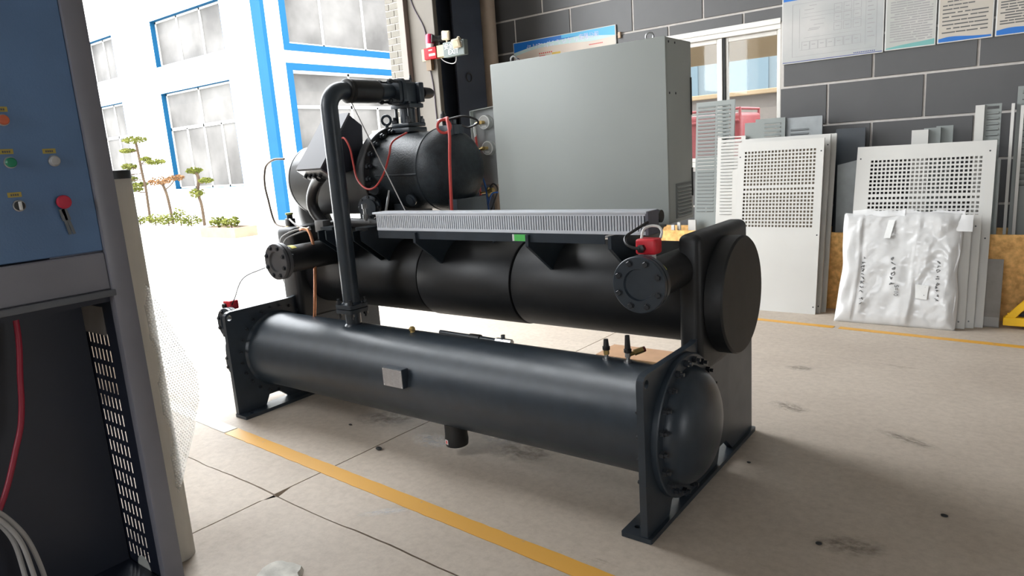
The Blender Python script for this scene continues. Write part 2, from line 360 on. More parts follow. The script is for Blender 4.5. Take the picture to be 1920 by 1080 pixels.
def text_mesh(name, body, size, m, depth=0.0008, stretch=1.0):
    c = bpy.data.curves.new(name, 'FONT'); c.body = body; c.size = size; c.extrude = depth; c.align_x = 'CENTER'; c.align_y = 'CENTER'
    t = bpy.data.objects.new(name, c); COL.objects.link(t)
    dg = bpy.context.evaluated_depsgraph_get(); dg.update()
    me = bpy.data.meshes.new_from_object(t.evaluated_get(dg)); bpy.data.objects.remove(t); bpy.data.curves.remove(c)
    me.materials.clear(); me.materials.append(m); me.name = name
    return me
def axes_matrix(c, xdir, ydir):
    x = Vector(xdir).normalized(); y = Vector(ydir).normalized(); z = x.cross(y)
    M = Matrix((x, y, z)).transposed().to_4x4(); M.translation = Vector(c); return M

# ================================================================ STRUCTURE
WX, WY = -5.2, 6.7                       # inner faces of the end wall and the back wall
# floor: concrete slabs with open joints
fl = nbm(); box(fl, -5.45, 16.2, -12.2, 6.95, -0.30, -0.06); floor = struct('floor', fl, mat('joint_dirt', (0.035, 0.03, 0.026), 0.9))
jx = [-5.45, -2.735, 1.40, 5.5, 16.2]; jy = [-12.2, -2.4, 1.672, 6.95]
def wob(x, y): return 0.012 * noise.noise(Vector((x * 2.1, y * 2.1, 3.0))) + 0.005 * noise.noise(Vector((x * 9, y * 9, 1.0)))
for i in range(4):
    for j in range(3):
        x0, x1, y0, y1 = jx[i] + 0.004, jx[i + 1] - 0.004, jy[j] + 0.004, jy[j + 1] - 0.004
        ring = []; n = 60
        for k in range(n): x = x0 + (x1 - x0) * k / n; ring.append((x, y0 - (0.030 * (x + 2.7) if j == 2 else 0) + wob(x, y0)))
        for k in range(n): y = y0 + (y1 - y0) * k / n; ring.append((x1 + (0.034 * (y - 2.6) if i == 0 else 0) + wob(x1, y) * 0.4, y if k else ring[-1][1]))
        for k in range(n): x = x1 - (x1 - x0) * k / n; ring.append((x, y1 - (0.030 * (x + 2.7) if j == 1 else 0) + wob(x, y1) * 0.8))
        for k in range(n): y = y1 - (y1 - y0) * k / n; ring.append((x0 + (0.034 * (y - 2.6) if i == 1 else 0) + wob(x0, y) * 0.4, y))
        b = nbm(); prism(b, ring, PZ, -0.055, 0.0); obj('slab', b, floor_m, floor, 0)
# yellow lane lines painted on the floor
def stripe(name, p, q, wd, lab, m=None):
    b = nbm(); p = Vector(p + (0,)); q = Vector(q + (0,)); d = (q - p).normalized(); s = Vector((-d.y, d.x, 0)); L = (q - p).length; n = int(L / 0.05)
    rows = []
    for k in range(n + 1):
        c = p + d * (L * k / n); e1 = 0.004 * noise.noise(Vector((k * 0.9, 1.3, 0))); e2 = 0.004 * noise.noise(Vector((k * 0.9, 7.7, 0)))
        rows.append([bm_v(b, c + s * (wd / 2 + e1), 0.0005), bm_v(b, c - s * (wd / 2 + e2), 0.0005), bm_v(b, c - s * (wd / 2 + e2), 0.0025), bm_v(b, c + s * (wd / 2 + e1), 0.0025)])
    for A, B in zip(rows, rows[1:]):
        for a in range(4): b.faces.new((A[a], A[(a + 1) % 4], B[(a + 1) % 4], B[a]))
    b.faces.new(rows[0]); b.faces.new(rows[-1][::-1])
    o = obj(name, b, m or stripe_m, None, 0); o['kind'] = 'structure'; o['label'] = lab
def bm_v(b, c, z): return b.verts.new((c.x, c.y, z))
stripe('trim_1', (-3.70, 2.025), (0.6, 1.800), 0.084, 'worn yellow line painted on the floor in front of the chiller')
stripe('trim_5', (-5.1, 2.110), (-3.712, 2.026), 0.082, 'whitish stretch of the floor line at the far end of the chiller', white_stripe)  # whitish stretch that carries on the yellow line
stripe('trim_2', (-5.1, 5.83), (-1.18, 5.598), 0.062, 'yellow floor line running along the leaning panels')
stripe('trim_3', (-1.14, 5.596), (2.2, 5.36), 0.062, 'yellow floor line past the wrapped bag')

# stains and a worn patch on the slabs; pale patches under the vessel paint wet sheen
for (x, y, rx, ry, a, m) in ((-1.147, 4.505, 0.10, 0.06, 0.2, dark_stain), (-1.02, 3.80, 0.13, 0.07, -0.3, dark_stain), (-0.46, 2.53, 0.14, 0.08, 0.3, dark_stain), (-0.42, 3.62, 0.16, 0.05, -0.4, dark_stain), (-2.02, 2.62, 0.22, 0.14, 0.1, dark_stain), (-3.0, 2.62, 0.22, 0.16, 0.4, dark_stain), (-2.18, 2.72, 0.16, 0.10, 0.2, pale_wear_sheen), (-2.18, 1.83, 0.13, 0.035, 0.75, pale_wear_sheen), (-2.52, 2.50, 0.15, 0.10, 0.0, pale_wear_sheen)):
    b = nbm(); lathe(b, (0, 0, 0), (0, 0, 1), [(0, 1.0), (0.002, 1.0)], 32)
    o = obj('stain_and_sheen', b, m, floor, 0); o.matrix_basis = Matrix.Translation((x, y, 0.0004)) @ Matrix.Rotation(a, 4, 'Z') @ Matrix.Diagonal((rx, ry, 0.2, 1))
# back wall with a window opening and painted blocks
WIN = (-3.45, -1.905, 1.22, 2.47)
b = nbm(); grid(b, [-5.45, WIN[0], WIN[1], 16.2], [0, WIN[2], WIN[3], 6.0], lambda i, j: i == 1 and j == 1, PY, 6.7, 6.95)
wall_back = struct('wall_back', b, mortar)
ROW = 0.354; LEN = 0.735; G = 0.010
k0 = -4
for k in range(-4, 10):
    z0 = 1.545 + ROW * k; z1 = z0 + ROW
    if z1 < 0.1: continue
    z0 = max(z0, 0.0)
    off = -1.503 if k % 2 == 0 else -1.150
    x = off - LEN * 6
    while x < 2.4:
        a0, a1 = max(x, -5.2) + G, x + LEN - G
        x += LEN
        if a1 - a0 < 0.05: continue
        zz0, zz1 = z0 + G, z1 - G
        spans = [(a0, a1)]
        if zz1 > WIN[2] and zz0 < WIN[3]:      # cut around the window
            if zz0 >= WIN[2] - 0.02 and zz1 > WIN[3] and zz0 < WIN[3]:
                if a1 > WIN[0] and a0 < WIN[1]: zz0 = WIN[3] + 0.006
            elif zz0 < WIN[2]:
                if a1 > WIN[0] and a0 < WIN[1]: zz1 = WIN[2] - 0.006
            else:
                s2 = []
                for (p, q) in spans:
                    if q <= WIN[0] or p >= WIN[1]: s2.append((p, q)); continue
                    if p < WIN[0] - 0.02: s2.append((p, WIN[0] - 0.004))
                    if q > WIN[1] + 0.02: s2.append((WIN[1] + 0.004, q))
                spans = s2
        if zz1 - zz0 < 0.03: continue
        for (p, q) in spans:
            if q - p < 0.03: continue
            bb = nbm(); box(bb, p, q, 6.690 + random.uniform(-0.0012, 0.0012), 6.705, zz0, zz1, 0.002, 1); obj('block', bb, block_m, wall_back, 0)

# end wall beside the open gate, with a pale brick reveal
GY0, GY1, GZ = 2.24, 5.32, 5.7
b = nbm(); grid(b, [-12.2, -3.0, 0.2, GY0, GY1, 6.7], [0, 2.4, 5.0, GZ, 6.0], lambda i, j: (i == 3 and j < 3) or (i == 1 and j == 1), PX, -5.45, -5.2)
wall_left = struct('wall_left', b, beige)
CH = 0.0665; nb = 0
for k in range(int(GZ / CH)):
    z0 = k * CH; parts = [(-5.445, -5.325), (-5.315, -5.255)] if k % 2 == 0 else [(-5.445, -5.395), (-5.385, -5.255)]
    for (p, q) in parts:
        bb = nbm(); box(bb, p, q, 5.302 + random.uniform(-0.001, 0.001), 5.325, z0 + 0.004, z0 + CH - 0.004, 0.002, 1); obj('brick', bb, brick_m, wall_left, 0)
b = nbm(); box(b, -5.45, -5.25, 5.31, 5.321, 0, GZ); obj('mortar_bed', b, mortar, wall_left, 0)
b = nbm(); box(b, -5.252, -5.17, 5.285, 5.345, 0, GZ, 0.004); struct('trim_4', b, mat('gate_frame_brown', (0.16, 0.13, 0.11), 0.6))
b = nbm(); box(b, -5.2, -4.83, 5.345, 5.40, 0, 5.7, 0.004, 1); struct('trim_6', b, mat('beige_gate_post', (0.105, 0.092, 0.075), 0.7, 0, 0.08, 4))
# unseen wall behind camera, far end wall, roof; openings shaped for fill light
b = nbm(); grid(b, [-5.45, -4.0, -1.2, -0.8, 2.0, 2.4, 5.2, 16.2], [0, 2.8, 5.2, 6.0], lambda i, j: i in (1, 3) and j == 1, PY, -12.2, -12.0)
struct('wall_front', b, plaster)
b = nbm(); grid(b, [-12.2, -1.2, 1.2, 6.95], [0, 3.0, 6.0], lambda i, j: i == 1 and j == 0, PX, 16.0, 16.2); struct('wall_right', b, plaster)
b = nbm(); box(b, -5.45, 16.2, -12.2, 6.95, 6.0, 6.15)
struct('ceiling', b, plaster)
# navy steel column in the corner
b = nbm()
for x0 in (-5.195, -4.967): box(b, x0, x0 + 0.017, 5.775, 6.245, 0, 6.0)
box(b, -5.18, -4.965, 6.002, 6.018, 0, 6.0)
box(b, -5.195, -4.93, 5.76, 6.26, 0, 0.02); box(b, -5.195, -4.95, 5.78, 6.24, 5.97, 5.995)
o = obj('steel_column', b, navy_steel, None, 0); tag(o, 'dark navy steel column standing in the corner beside the gate opening', 'column')
b = nbm(); torus(b, (-4.942, 5.958, 2.314), (1, 0.0, 0.0), 0.045, 0.006); tag(obj('wire_ring', b, black_plastic), 'thin black wire ring hanging on the navy steel column', 'ring')
b = nbm(); cyl(b, (-5.07, 6.50, 0), (-5.07, 6.50, 6.0), 0.10, 28)
tag(obj('drain_pipe', b, mat('beige_pipe', (0.36, 0.29, 0.23), 0.55)), 'round beige pipe running up the corner behind the navy column', 'pipe')

# window in the back wall
def bar(bm, x0, x1, y0, y1, z0, z1): box(bm, x0, x1, y0, y1, z0, z1, 0.003, 1)
b = nbm(); x0, x1, z0, z1 = WIN
bar(b, x0, x1, 6.70, 6.80, z1 - 0.055, z1); bar(b, x0, x1, 6.70, 6.80, z0, z0 + 0.05); bar(b, x0, x0 + 0.05, 6.70, 6.80, z0 + 0.05, z1 - 0.055); bar(b, x1 - 0.028, x1, 6.70, 6.80, z0 + 0.05, z1 - 0.055)
win = struct('window_1', b, alum); win['label'] = 'aluminium sliding window in the dark block wall'
for (a0, a1, yy) in ((-3.40, -2.49, 6.745), (-2.432, -1.933, 6.755)):
    s = nbm(); bar(s, a0, a0 + 0.03, yy, yy + 0.025, z0 + 0.05, z1 - 0.055); bar(s, a1 - 0.022, a1, yy, yy + 0.025, z0 + 0.05, z1 - 0.055)
    bar(s, a0 + 0.03, a1 - 0.022, yy, yy + 0.025, z1 - 0.095, z1 - 0.055); bar(s, a0 + 0.03, a1 - 0.022, yy, yy + 0.025, z0 + 0.05, z0 + 0.09)
    sash = obj('sash', s, alum, win, 0)
    g = nbm(); box(g, a0 + 0.03, a1 - 0.022, yy + 0.010, yy + 0.015, z0 + 0.09, z1 - 0.095); obj('pane', g, clear_glass, sash, 0)
b = nbm(); bar(b, -2.49, -2.452, 6.722, 6.79, z0 + 0.05, z1 - 0.055); obj('mullion', b, alum, win, 0)
b = nbm(); box(b, -2.452, -2.432, 6.735, 6.79, z0 + 0.05, z1 - 0.055); obj('seal', b, black_line, win, 0)
b = nbm(); box(b, x0 - 0.02, x1 + 0.0, 6.688, 6.70, z1 - 0.012, z1 + 0.038, 0.003, 1); obj('lintel_strip', b, alum, win, 0)

# ================================================================ OUTSIDE
b = nbm(); grid(b, [-70, -5.45, 16.2, 60], [-60, -12.2, 6.95, 60], lambda i, j: i == 1 and j == 1, PZ, -0.30, -0.012)
struct('ground', b, yard_m)
# things seen through the back window
b = nbm(); box(b, -12, 3, 11.0, 11.25, -0.012, 2.10); wl = obj('compound_wall', b, mat('outer_wall_pink', (0.11, 0.095, 0.088), 0.8, 0, 0.05, 1.5), None, 0); tag(wl, 'pale compound wall seen outside through the sliding window', 'wall')
b = nbm(); box(b, -12, 3, 10.9, 11.35, 2.10, 2.17, 0.01); obj('coping', b, tan_wall, wl, 0)
b = nbm(); box(b, -6.0, -0.5, 7.58, 7.64, 2.285, 2.95); aw = obj('awning_board', b, tan_wall, None, 0); tag(aw, 'tan awning board hanging outside above the sliding window', 'awning')
for ax in (-5.6, -0.9):
    b = nbm(); box(b, ax, ax + 0.04, 6.96, 7.60, 2.88, 2.92); obj('arm', b, alum, aw, 0)
cart_red = mat('cart_red', (0.13, 0.012, 0.016), 0.5)
fb = thing('workshop_building', 'pale bluish workshop building far outside the sliding window', 'building', (-8, 26.5, -0.012))
b = nbm(); box(b, -22, 4, 26, 32, -0.012, 9); obj('wall', b, mat('far_pale_wall', (0.085, 0.10, 0.112), 0.9, 0, 0.05, 0.4, spec=0.03), fb, 0)
for k in range(9):
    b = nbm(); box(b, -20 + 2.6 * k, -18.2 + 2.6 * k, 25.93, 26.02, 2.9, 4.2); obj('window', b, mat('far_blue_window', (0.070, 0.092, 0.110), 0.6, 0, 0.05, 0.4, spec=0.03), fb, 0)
b = nbm(); box(b, -22, 4, 25.95, 26.02, 4.6, 4.9); obj('band', b, mat('far_blue_band', (0.03, 0.07, 0.11), 0.6, spec=0.03), fb, 0)
ct = thing('cargo_cart', 'red cargo cart parked outside, seen through the window', 'cart', (-3.3, 9.5, -0.012))
b = nbm(); box(b, -4.3, -3.07, 9.1, 9.9, 0.55, 1.80, 0.05, 3); obj('body', b, cart_red, ct)
b = nbm()
for (p, q) in (((-4.25, 9.12, 1.75), (-4.25, 9.12, 1.86)), ((-3.1, 9.12, 1.6), (-3.1, 9.12, 1.86)), ((-4.25, 9.12, 1.85), (-3.1, 9.12, 1.85)), ((-3.1, 9.12, 1.85), (-3.1, 9.88, 1.85)), ((-3.1, 9.88, 1.6), (-3.1, 9.88, 1.86)), ((-4.25, 9.09, 1.70), (-3.1, 9.09, 1.70))): cyl(b, p, q, 0.018, 10)
obj('rail', b, cart_red, ct)
b = nbm(); box(b, -4.25, -3.12, 9.15, 9.85, 0.47, 0.56); obj('chassis', b, black_plastic, ct)
for (wx, wy) in ((-4.0, 9.08), (-3.35, 9.08), (-4.0, 9.92), (-3.35, 9.92)):
    b = nbm(); cyl(b, (wx, wy - 0.05, 0.27), (wx, wy + 0.05, 0.27), 0.28, 28); obj('wheel', b, black_plastic, ct)
    
# white two-storey building across the yard
BX, BY = -17.38, 12.2
bld = thing('factory_building', 'white two-storey building with blue window reveals across the yard', 'building', (BX - 4, BY + 4, -0.012))
def facade(us, vs, holes, place, a0, a1):
    b = nbm(); grid(b, us, vs, lambda i, j: (i, j) in holes, place, a0, a1); return obj('wall', b, ex_white, bld, 0)
facade([-36, -32.4, -30.4, -28.3, -26.2, -23.45, -19.35, BX], [-0.02, 1.02, 4.17, 5.0, 6.45, 9.2], {(1, 1), (1, 3), (3, 1), (3, 3), (5, 1), (5, 3)}, PY, BY, BY + 0.34)
facade([BY + 0.34, 13.0, 20.4, 24], [-0.02, 0.95, 4.24, 4.98, 7.1, 9.2], {(1, 1), (1, 3)}, PX, BX - 0.34, BX)
b = nbm(); box(b, -36, BX, BY + 0.34, 24, 9.1, 9.25); obj('roof', b, ex_white, bld, 0)
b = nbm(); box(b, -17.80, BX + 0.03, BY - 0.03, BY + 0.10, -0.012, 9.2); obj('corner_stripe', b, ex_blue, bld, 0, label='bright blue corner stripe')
def window_set(axis, u0, u1, z0, z1, mull, transom, low_mull, reveal):
    P = (lambda u, z, d: Vector((u, BY + d, z))) if axis == 'A' else (lambda u, z, d: Vector((BX - d, u, z)))
    def bx(bm, ua, ub, za, zb, da, db):
        a = P(ua, za, da); c = P(ub, zb, db)
        box(bm, min(a.x, c.x), max(a.x, c.x), min(a.y, c.y), max(a.y, c.y), za, zb)
    if reveal:
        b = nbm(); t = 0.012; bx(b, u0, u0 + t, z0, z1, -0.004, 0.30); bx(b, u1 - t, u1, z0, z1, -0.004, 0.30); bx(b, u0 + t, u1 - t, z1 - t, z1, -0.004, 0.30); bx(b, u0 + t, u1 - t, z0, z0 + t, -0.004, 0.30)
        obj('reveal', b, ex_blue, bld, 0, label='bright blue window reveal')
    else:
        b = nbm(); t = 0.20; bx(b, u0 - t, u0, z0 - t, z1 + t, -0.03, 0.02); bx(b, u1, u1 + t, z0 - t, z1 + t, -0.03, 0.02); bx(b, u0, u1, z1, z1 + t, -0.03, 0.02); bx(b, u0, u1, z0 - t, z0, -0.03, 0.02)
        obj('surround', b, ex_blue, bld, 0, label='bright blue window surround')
    f = nbm(); w_ = 0.07; d0, d1 = 0.16, 0.23
    bx(f, u0, u0 + w_, z0, z1, d0, d1); bx(f, u1 - w_, u1, z0, z1, d0, d1); bx(f, u0, u1, z0, z0 + w_, d0, d1); bx(f, u0, u1, z1 - w_, z1, d0, d1)
    zt = transom if transom else z0
    for m_ in mull: bx(f, m_ - w_ / 2, m_ + w_ / 2, zt, z1, d0, d1)
    if transom:
        bx(f, u0, u1, transom - 0.05, transom + 0.05, d0, d1)
        for m_ in low_mull: bx(f, m_ - w_ / 2, m_ + w_ / 2, z0, transom, d0, d1)
    fr = obj('window_frame', f, ex_frame, bld, 0)
    def panes(ms, za, zb):
        e = [u0] + list(ms) + [u1]
        for a, c in zip(e, e[1:]):
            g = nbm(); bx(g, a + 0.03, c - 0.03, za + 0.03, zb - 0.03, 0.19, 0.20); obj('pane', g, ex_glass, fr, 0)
    panes(mull, zt, z1)
    if transom: panes(low_mull, z0, transom)
for (u0, u1, n) in ((-23.45, -19.35, 3), (-28.3, -26.2, 2), (-32.4, -30.4, 2)):
    ms = [u0 + (u1 - u0) * k / n for k in range(1, n)]
    window_set('A', u0, u1, 5.0, 6.45, ms, None, [], True)
    window_set('A', u0, u1, 1.02, 4.17, [(u0 + u1) / 2], 3.0, [u0 + (u1 - u0) * k / 4 for k in range(1, 4)] if n == 3 else [(u0 + u1) / 2], True)
window_set('B', 13.0, 20.4, 4.98, 7.1, [14.38, 16.05, 17.7, 19.3], None, [], False)
window_set('B', 13.0, 20.4, 0.95, 4.24, [15.2, 17.6], 3.22, [14.2, 15.2, 16.3, 17.6, 19.0], False)

# planting in front of the building
def pad(name, m, c, r, h, n, parent):
    b = nbm(); c = Vector(c)
    for _ in range(n):
        t = random.uniform(0, 2 * PI); q = math.sqrt(random.random()); hz = random.uniform(-1, 1) * math.sqrt(max(0, 1 - q * q))
        p = c + Vector((math.cos(t) * q * r, math.sin(t) * q * r, hz * h)); s = random.uniform(0.025, 0.05)
        d = Vector((random.uniform(-1, 1), random.uniform(-1, 1), random.uniform(-0.2, 1))).normalized(); _, u, v = frame_of(d)
        b.faces.new([b.verts.new(p + u * s), b.verts.new(p + v * s * 0.6), b.verts.new(p - u * s), b.verts.new(p - v * s * 0.6)])
    return obj(name, b, m, parent, 0, kind='stuff')
def tree(name, label, trunk, pads, m, branches=True):
    base = trunk[0]; t = thing(name, label, 'tree', base)
    b = nbm(); tube(b, trunk, 0.045, 8, 6); tr = obj('trunk', b, bark, t)
    for c in pads:
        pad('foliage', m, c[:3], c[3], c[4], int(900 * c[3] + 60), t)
        q = min((Vector(p) for p in catmull(trunk, 6)), key=lambda p: (p - Vector(c[:3])).length + (0.5 if p.z > c[2] else 0))
        if branches and (q - Vector(c[:3])).length > 0.1:
            b = nbm(); tube(b, [q, (q + Vector(c[:3])) / 2 + Vector((0, 0, -0.04)), Vector(c[:3])], 0.018, 6, 4); obj('branch', b, bark, t)
tree('topiary_tree', 'tall cloud-pruned topiary tree with many flat green pads outside', [(-23.52, 11.2, -0.02), (-23.46, 11.2, 1.16), (-23.52, 11.2, 1.51), (-23.58, 11.2, 2.36), (-23.64, 11.2, 2.70)],
     [(-23.67, 11.2, 2.72, .38, .12), (-24.13, 11.15, 2.39, .25, .08), (-23.14, 11.2, 2.08, .16, .08), (-22.52, 11.2, 1.95, .31, .09), (-24.13, 11.1, 1.88, .23, .12), (-25.09, 11.2, 1.68, .27, .11), (-24.58, 11.2, 1.47, .31, .11), (-23.83, 11.2, 1.27, .27, .09), (-24.34, 11.2, 1.11, .32, .08)], leaf)
tree('russet_tree', 'small russet-leaved tree with thin bare branches outside', [(-21.64, 11, -0.02), (-21.74, 11, .83), (-21.91, 11, 1.25)], [(-22.05, 11.0, 1.34, .34, .15), (-21.03, 11.0, 1.42, .24, .10)], leaf_red)
tree('topiary_tree', 'short topiary tree with three round green pads below the ground-floor window', [(-19.45, 10.8, -0.02), (-19.45, 10.8, .58), (-19.55, 10.8, .94), (-19.40, 10.8, 1.35), (-19.5, 10.8, 1.55)], [(-19.57, 10.8, 1.59, .22, .10), (-19.02, 10.8, 1.29, .20, .09), (-19.61, 10.8, .94, .23, .14)], leaf)
for c, lab in (((-22.95, 10.6, .17, .22, .14), 'low green shrub at the foot of the tall topiary tree'), ((-21.95, 10.6, .20, .25, .16), 'low green shrub second from the left in the bed outside'),
          ((-21.14, 10.6, .19, .33, .18), 'wide green shrub in the middle of the bed outside'), ((-20.40, 10.6, .36, .16, .24), 'narrow upright green shrub rising behind the wide shrub'), ((-19.81, 10.6, .15, .30, .18), 'green shrub at the foot of the short topiary tree')):
    t = thing('shrub', lab, 'shrub', (c[0], c[1], -0.012), group='shrubs in the bed before the building')
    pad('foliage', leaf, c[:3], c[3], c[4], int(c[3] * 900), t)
    b = nbm(); tube(b, [(c[0], c[1], -0.012), (c[0], c[1], c[2])], 0.02, 6, 3); obj('stem', b, bark, t)
pl = thing('planter_box', 'low stone planter box standing in the bright yard', 'planter', (-15.3, 9.0, -0.012))
b = nbm(); grid(b, [-16.0, -15.92, -14.6, -14.52], [8.75, 8.83, 9.25, 9.33], lambda i, j: i == 1 and j == 1, PZ, -0.012, 0.22); obj('box', b, soil, pl, 0)
b = nbm(); box(b, -15.92, -14.6, 8.83, 9.25, 0.0, 0.17); obj('soil', b, mat('earth', (0.10, 0.07, 0.05), 0.9), pl, 0)
for (x, lab) in ((-15.60, 'leafy green plant on the left in the stone planter box'), (-15.03, 'leafy green plant on the right in the stone planter box')):
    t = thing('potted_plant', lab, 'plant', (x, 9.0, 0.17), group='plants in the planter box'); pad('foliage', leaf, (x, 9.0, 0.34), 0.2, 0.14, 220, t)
    b = nbm(); tube(b, [(x, 9, 0.17), (x, 9, 0.34)], 0.015, 6, 3); obj('stem', b, bark, t)

# ================================================================ THE CHILLER
ch = thing('water_chiller', 'large dark screw chiller with two long horizontal vessels and a compressor on top', 'chiller', (-2.49, 2.78, 0))
def hexbolt(r, h, washer=True):
    b = nbm(); lathe(b, (0, 0, 0), (0, 0, 1), [(0, r), (h * 0.85, r), (h, r * 0.86)], 6)
    if washer: lathe(b, (0, 0, -0.001), (0, 0, 1), [(0, r * 1.25), (0.003, r * 1.25)], 14)
    return mesh('bolt', b, bolt_m, 25)
def studbolt(r, h):
    b = nbm(); lathe(b, (0, 0, 0), (0, 0, 1), [(0, r), (h, r)], 6); lathe(b, (0, 0, h - 0.001), (0, 0, 1), [(0, r * 0.55), (h * 0.9, r * 0.55)], 10)
    return mesh('bolt', b, bolt_m, 25)
B_MED = hexbolt(0.0115, 0.011); B_BIG = studbolt(0.014, 0.017); B_SM = hexbolt(0.008, 0.008); B_LAR = studbolt(0.017, 0.020); B_NUT = studbolt(0.011, 0.012)
def place(me, parent, p, d, name='bolt'):
    a, u, v = frame_of(d); M = Matrix((u, v, a)).transposed().to_4x4(); M.translation = Vector(p); return link(name, me, parent, False, M)
def ring_bolts(me, parent, c, axis, R, n, ph=0.0, name='bolt', skip=None):
    a, u, v = frame_of(axis)
    for k in range(n):
        t = ph + 2 * PI * k / n; place(me, parent, Vector(c) + (u * math.cos(t) + v * math.sin(t)) * R, axis, name)

CY, CZ, CR = 2.52, 0.36, 0.2315            # condenser axis and radius
EY, EZ, ER = 2.98, 0.813, 0.23             # evaporator axis and radius
KY, KZ = 3.05, 1.425                       # compressor axis
# base rails
for (x0, x1) in ((-1.211, -1.081), (-3.894, -3.776)):
    b = nbm(); poly = rrect(x0, x1, 2.172, 3.405, 0.006, 2); hx = x0 + 0.04 if x0 > -2 else x1 - 0.035
    prism(b, poly, PZ, 0.0, 0.020, [circ(hx, 2.235, 0.013, 14), circ(hx, 3.34, 0.013, 14)]); obj('base_plate', b, paint, ch, 20)
# tube plates with riser, lifting holes and foot notches
def plate_poly():
    n1 = [(2.375, 0.02), (2.405, 0.078), (2.480, 0.078), (2.550, 0.02)]; n2 = [(2.905, 0.02), (2.938, 0.09), (3.02, 0.09), (3.105, 0.02)]
    p = [(2.178, 0.02)] + n1 + n2 + [(3.395, 0.02), (3.395, 0.70), (3.25, 1.08), (2.72, 1.08), (2.705, 0.70)]
    p += [(2.69, 0.672), (2.66, 0.664), (2.215, 0.664), (2.196, 0.658), (2.183, 0.645), (2.178, 0.627)]
    return p
plates = []
for (x0, x1) in ((-3.89, -3.86), (-1.128, -1.099)):
    b = nbm(); prism(b, plate_poly(), PX, x0, x1, [circ(2.207, 0.628, 0.017, 16)]); plates.append(obj('tube_plate', b, paint, ch, 20))
    for yy in (2.3, 2.75, 3.25):
        g = nbm(); xa = x0 - 0.0 ; 
        if yy == 2.75:
            prism(g, [(x1 if x0 < -2 else x0 - 0.075, 0.02), (x1 + 0.08 if x0 < -2 else x0, 0.02), (x1 if x0 < -2 else x0, 0.13)], PY, yy, yy + 0.012); obj('foot_gusset', g, paint, ch, 20)
        else: g.free()
# condenser vessel
b = nbm(); lathe(b, (-3.86, CY, CZ), (1, 0, 0), [(0, CR + 0.012), (0.012, CR + 0.004), (0.02, CR), (2.712, CR), (2.72, CR + 0.004), (2.732, CR + 0.012)], 96); cond = obj('condenser_shell', b, paint, ch)
ring_bolts(B_NUT, plates[0], (-3.86, CY, CZ), (1, 0, 0), 0.275, 24, 0.1); ring_bolts(B_NUT, plates[1], (-1.128, CY, CZ), (-1, 0, 0), 0.275, 24, 0.1)
for (yy, zz) in ((2.184, 0.52), (2.184, 0.42), (2.184, 0.33), (2.184, 0.24)):
    place(B_SM, plates[1], (-1.1285, 2.1845 + 0.004, zz), (-1, 0, 0))
b = nbm(); lathe(b, (-1.099, CY, CZ), (1, 0, 0), [(0, 0.296), (0.022, 0.296), (0.026, 0.29)], 72); fl_r = obj('dome_flange', b, paint, ch)
ring_bolts(B_BIG, fl_r, (-1.073, CY, CZ), (1, 0, 0), 0.268, 20, 0.08)
dome = [(0.0, 0.247), (0.004, 0.243)] + [(0.006 + 0.112 * math.sin(t), 0.241 * math.cos(t)) for t in [PI / 2 * k / 14 for k in range(1, 14)]] + [(0.118, 0.0)]
b = nbm(); lathe(b, (-1.075, CY, CZ), (1, 0, 0), dome, 72); obj('end_dome', b, paint, ch)
b = nbm(); lathe(b, (-3.89, CY, CZ), (-1, 0, 0), [(0, 0.296), (0.024, 0.296), (0.026, 0.245), (0.19, 0.245), (0.20, 0.23), (0.222, 0.22), (0.222, 0)], 64); wb = obj('water_box', b, paint, ch)
ring_bolts(B_BIG, wb, (-3.914, CY, CZ), (-1, 0, 0), 0.27, 20)

def nozzle(x, yf, z, R, rp, yr, col, label):
    b = nbm(); lathe(b, (x, yf, z), (0, 1, 0), [(0.012, 0), (0.012, R * 0.535), (0.008, R * 0.55), (0.0, R * 0.57), (0.0, R - 0.003), (0.003, R), (0.020, R)], 64); n = obj('blind_flange', b, col, ch, label=label)
    b = nbm(); lathe(b, (x, yf + 0.020, z), (0, 1, 0), [(0, R - 0.006), (0.006, R - 0.006)], 64); obj('gasket', b, black_line, n)
    b = nbm(); lathe(b, (x, yf + 0.026, z), (0, 1, 0), [(0, R), (0.022, R), (0.026, R * 0.8)], 64); obj('weld_flange', b, col, n)
    ring_bolts(B_MED, n, (x, yf, z), (0, -1, 0), R * 0.8, 8, PI / 8); ring_bolts(B_NUT, n, (x, yf + 0.048, z), (0, 1, 0), R * 0.8, 8, PI / 8, 'nut')
    b = nbm(); cyl(b, (x, yf + 0.04, z), (x, yr, z), rp, 48); obj('nozzle_pipe', b, rubber if z > 0.8 else col, ch)
    return n
nozzle(-1.191, 2.35, 0.967, 0.111, 0.080, 2.86, paint, 'round bolted blind flange on the near end of the upper vessel')
nozzle(-3.520, 2.35, 0.963, 0.107, 0.080, 2.86, mat('flange_grey', (0.075, 0.075, 0.08), 0.45, 0, 0.08, 12), 'round bolted blind flange on the far end of the upper vessel')
nozzle(-4.0, 2.262, 0.565, 0.100, 0.068, 2.42, paint, 'upper blind flange on the far end of the lower vessel')
nozzle(-4.0, 2.275, 0.30, 0.095, 0.065, 2.42, paint, 'lower blind flange on the far end of the lower vessel')

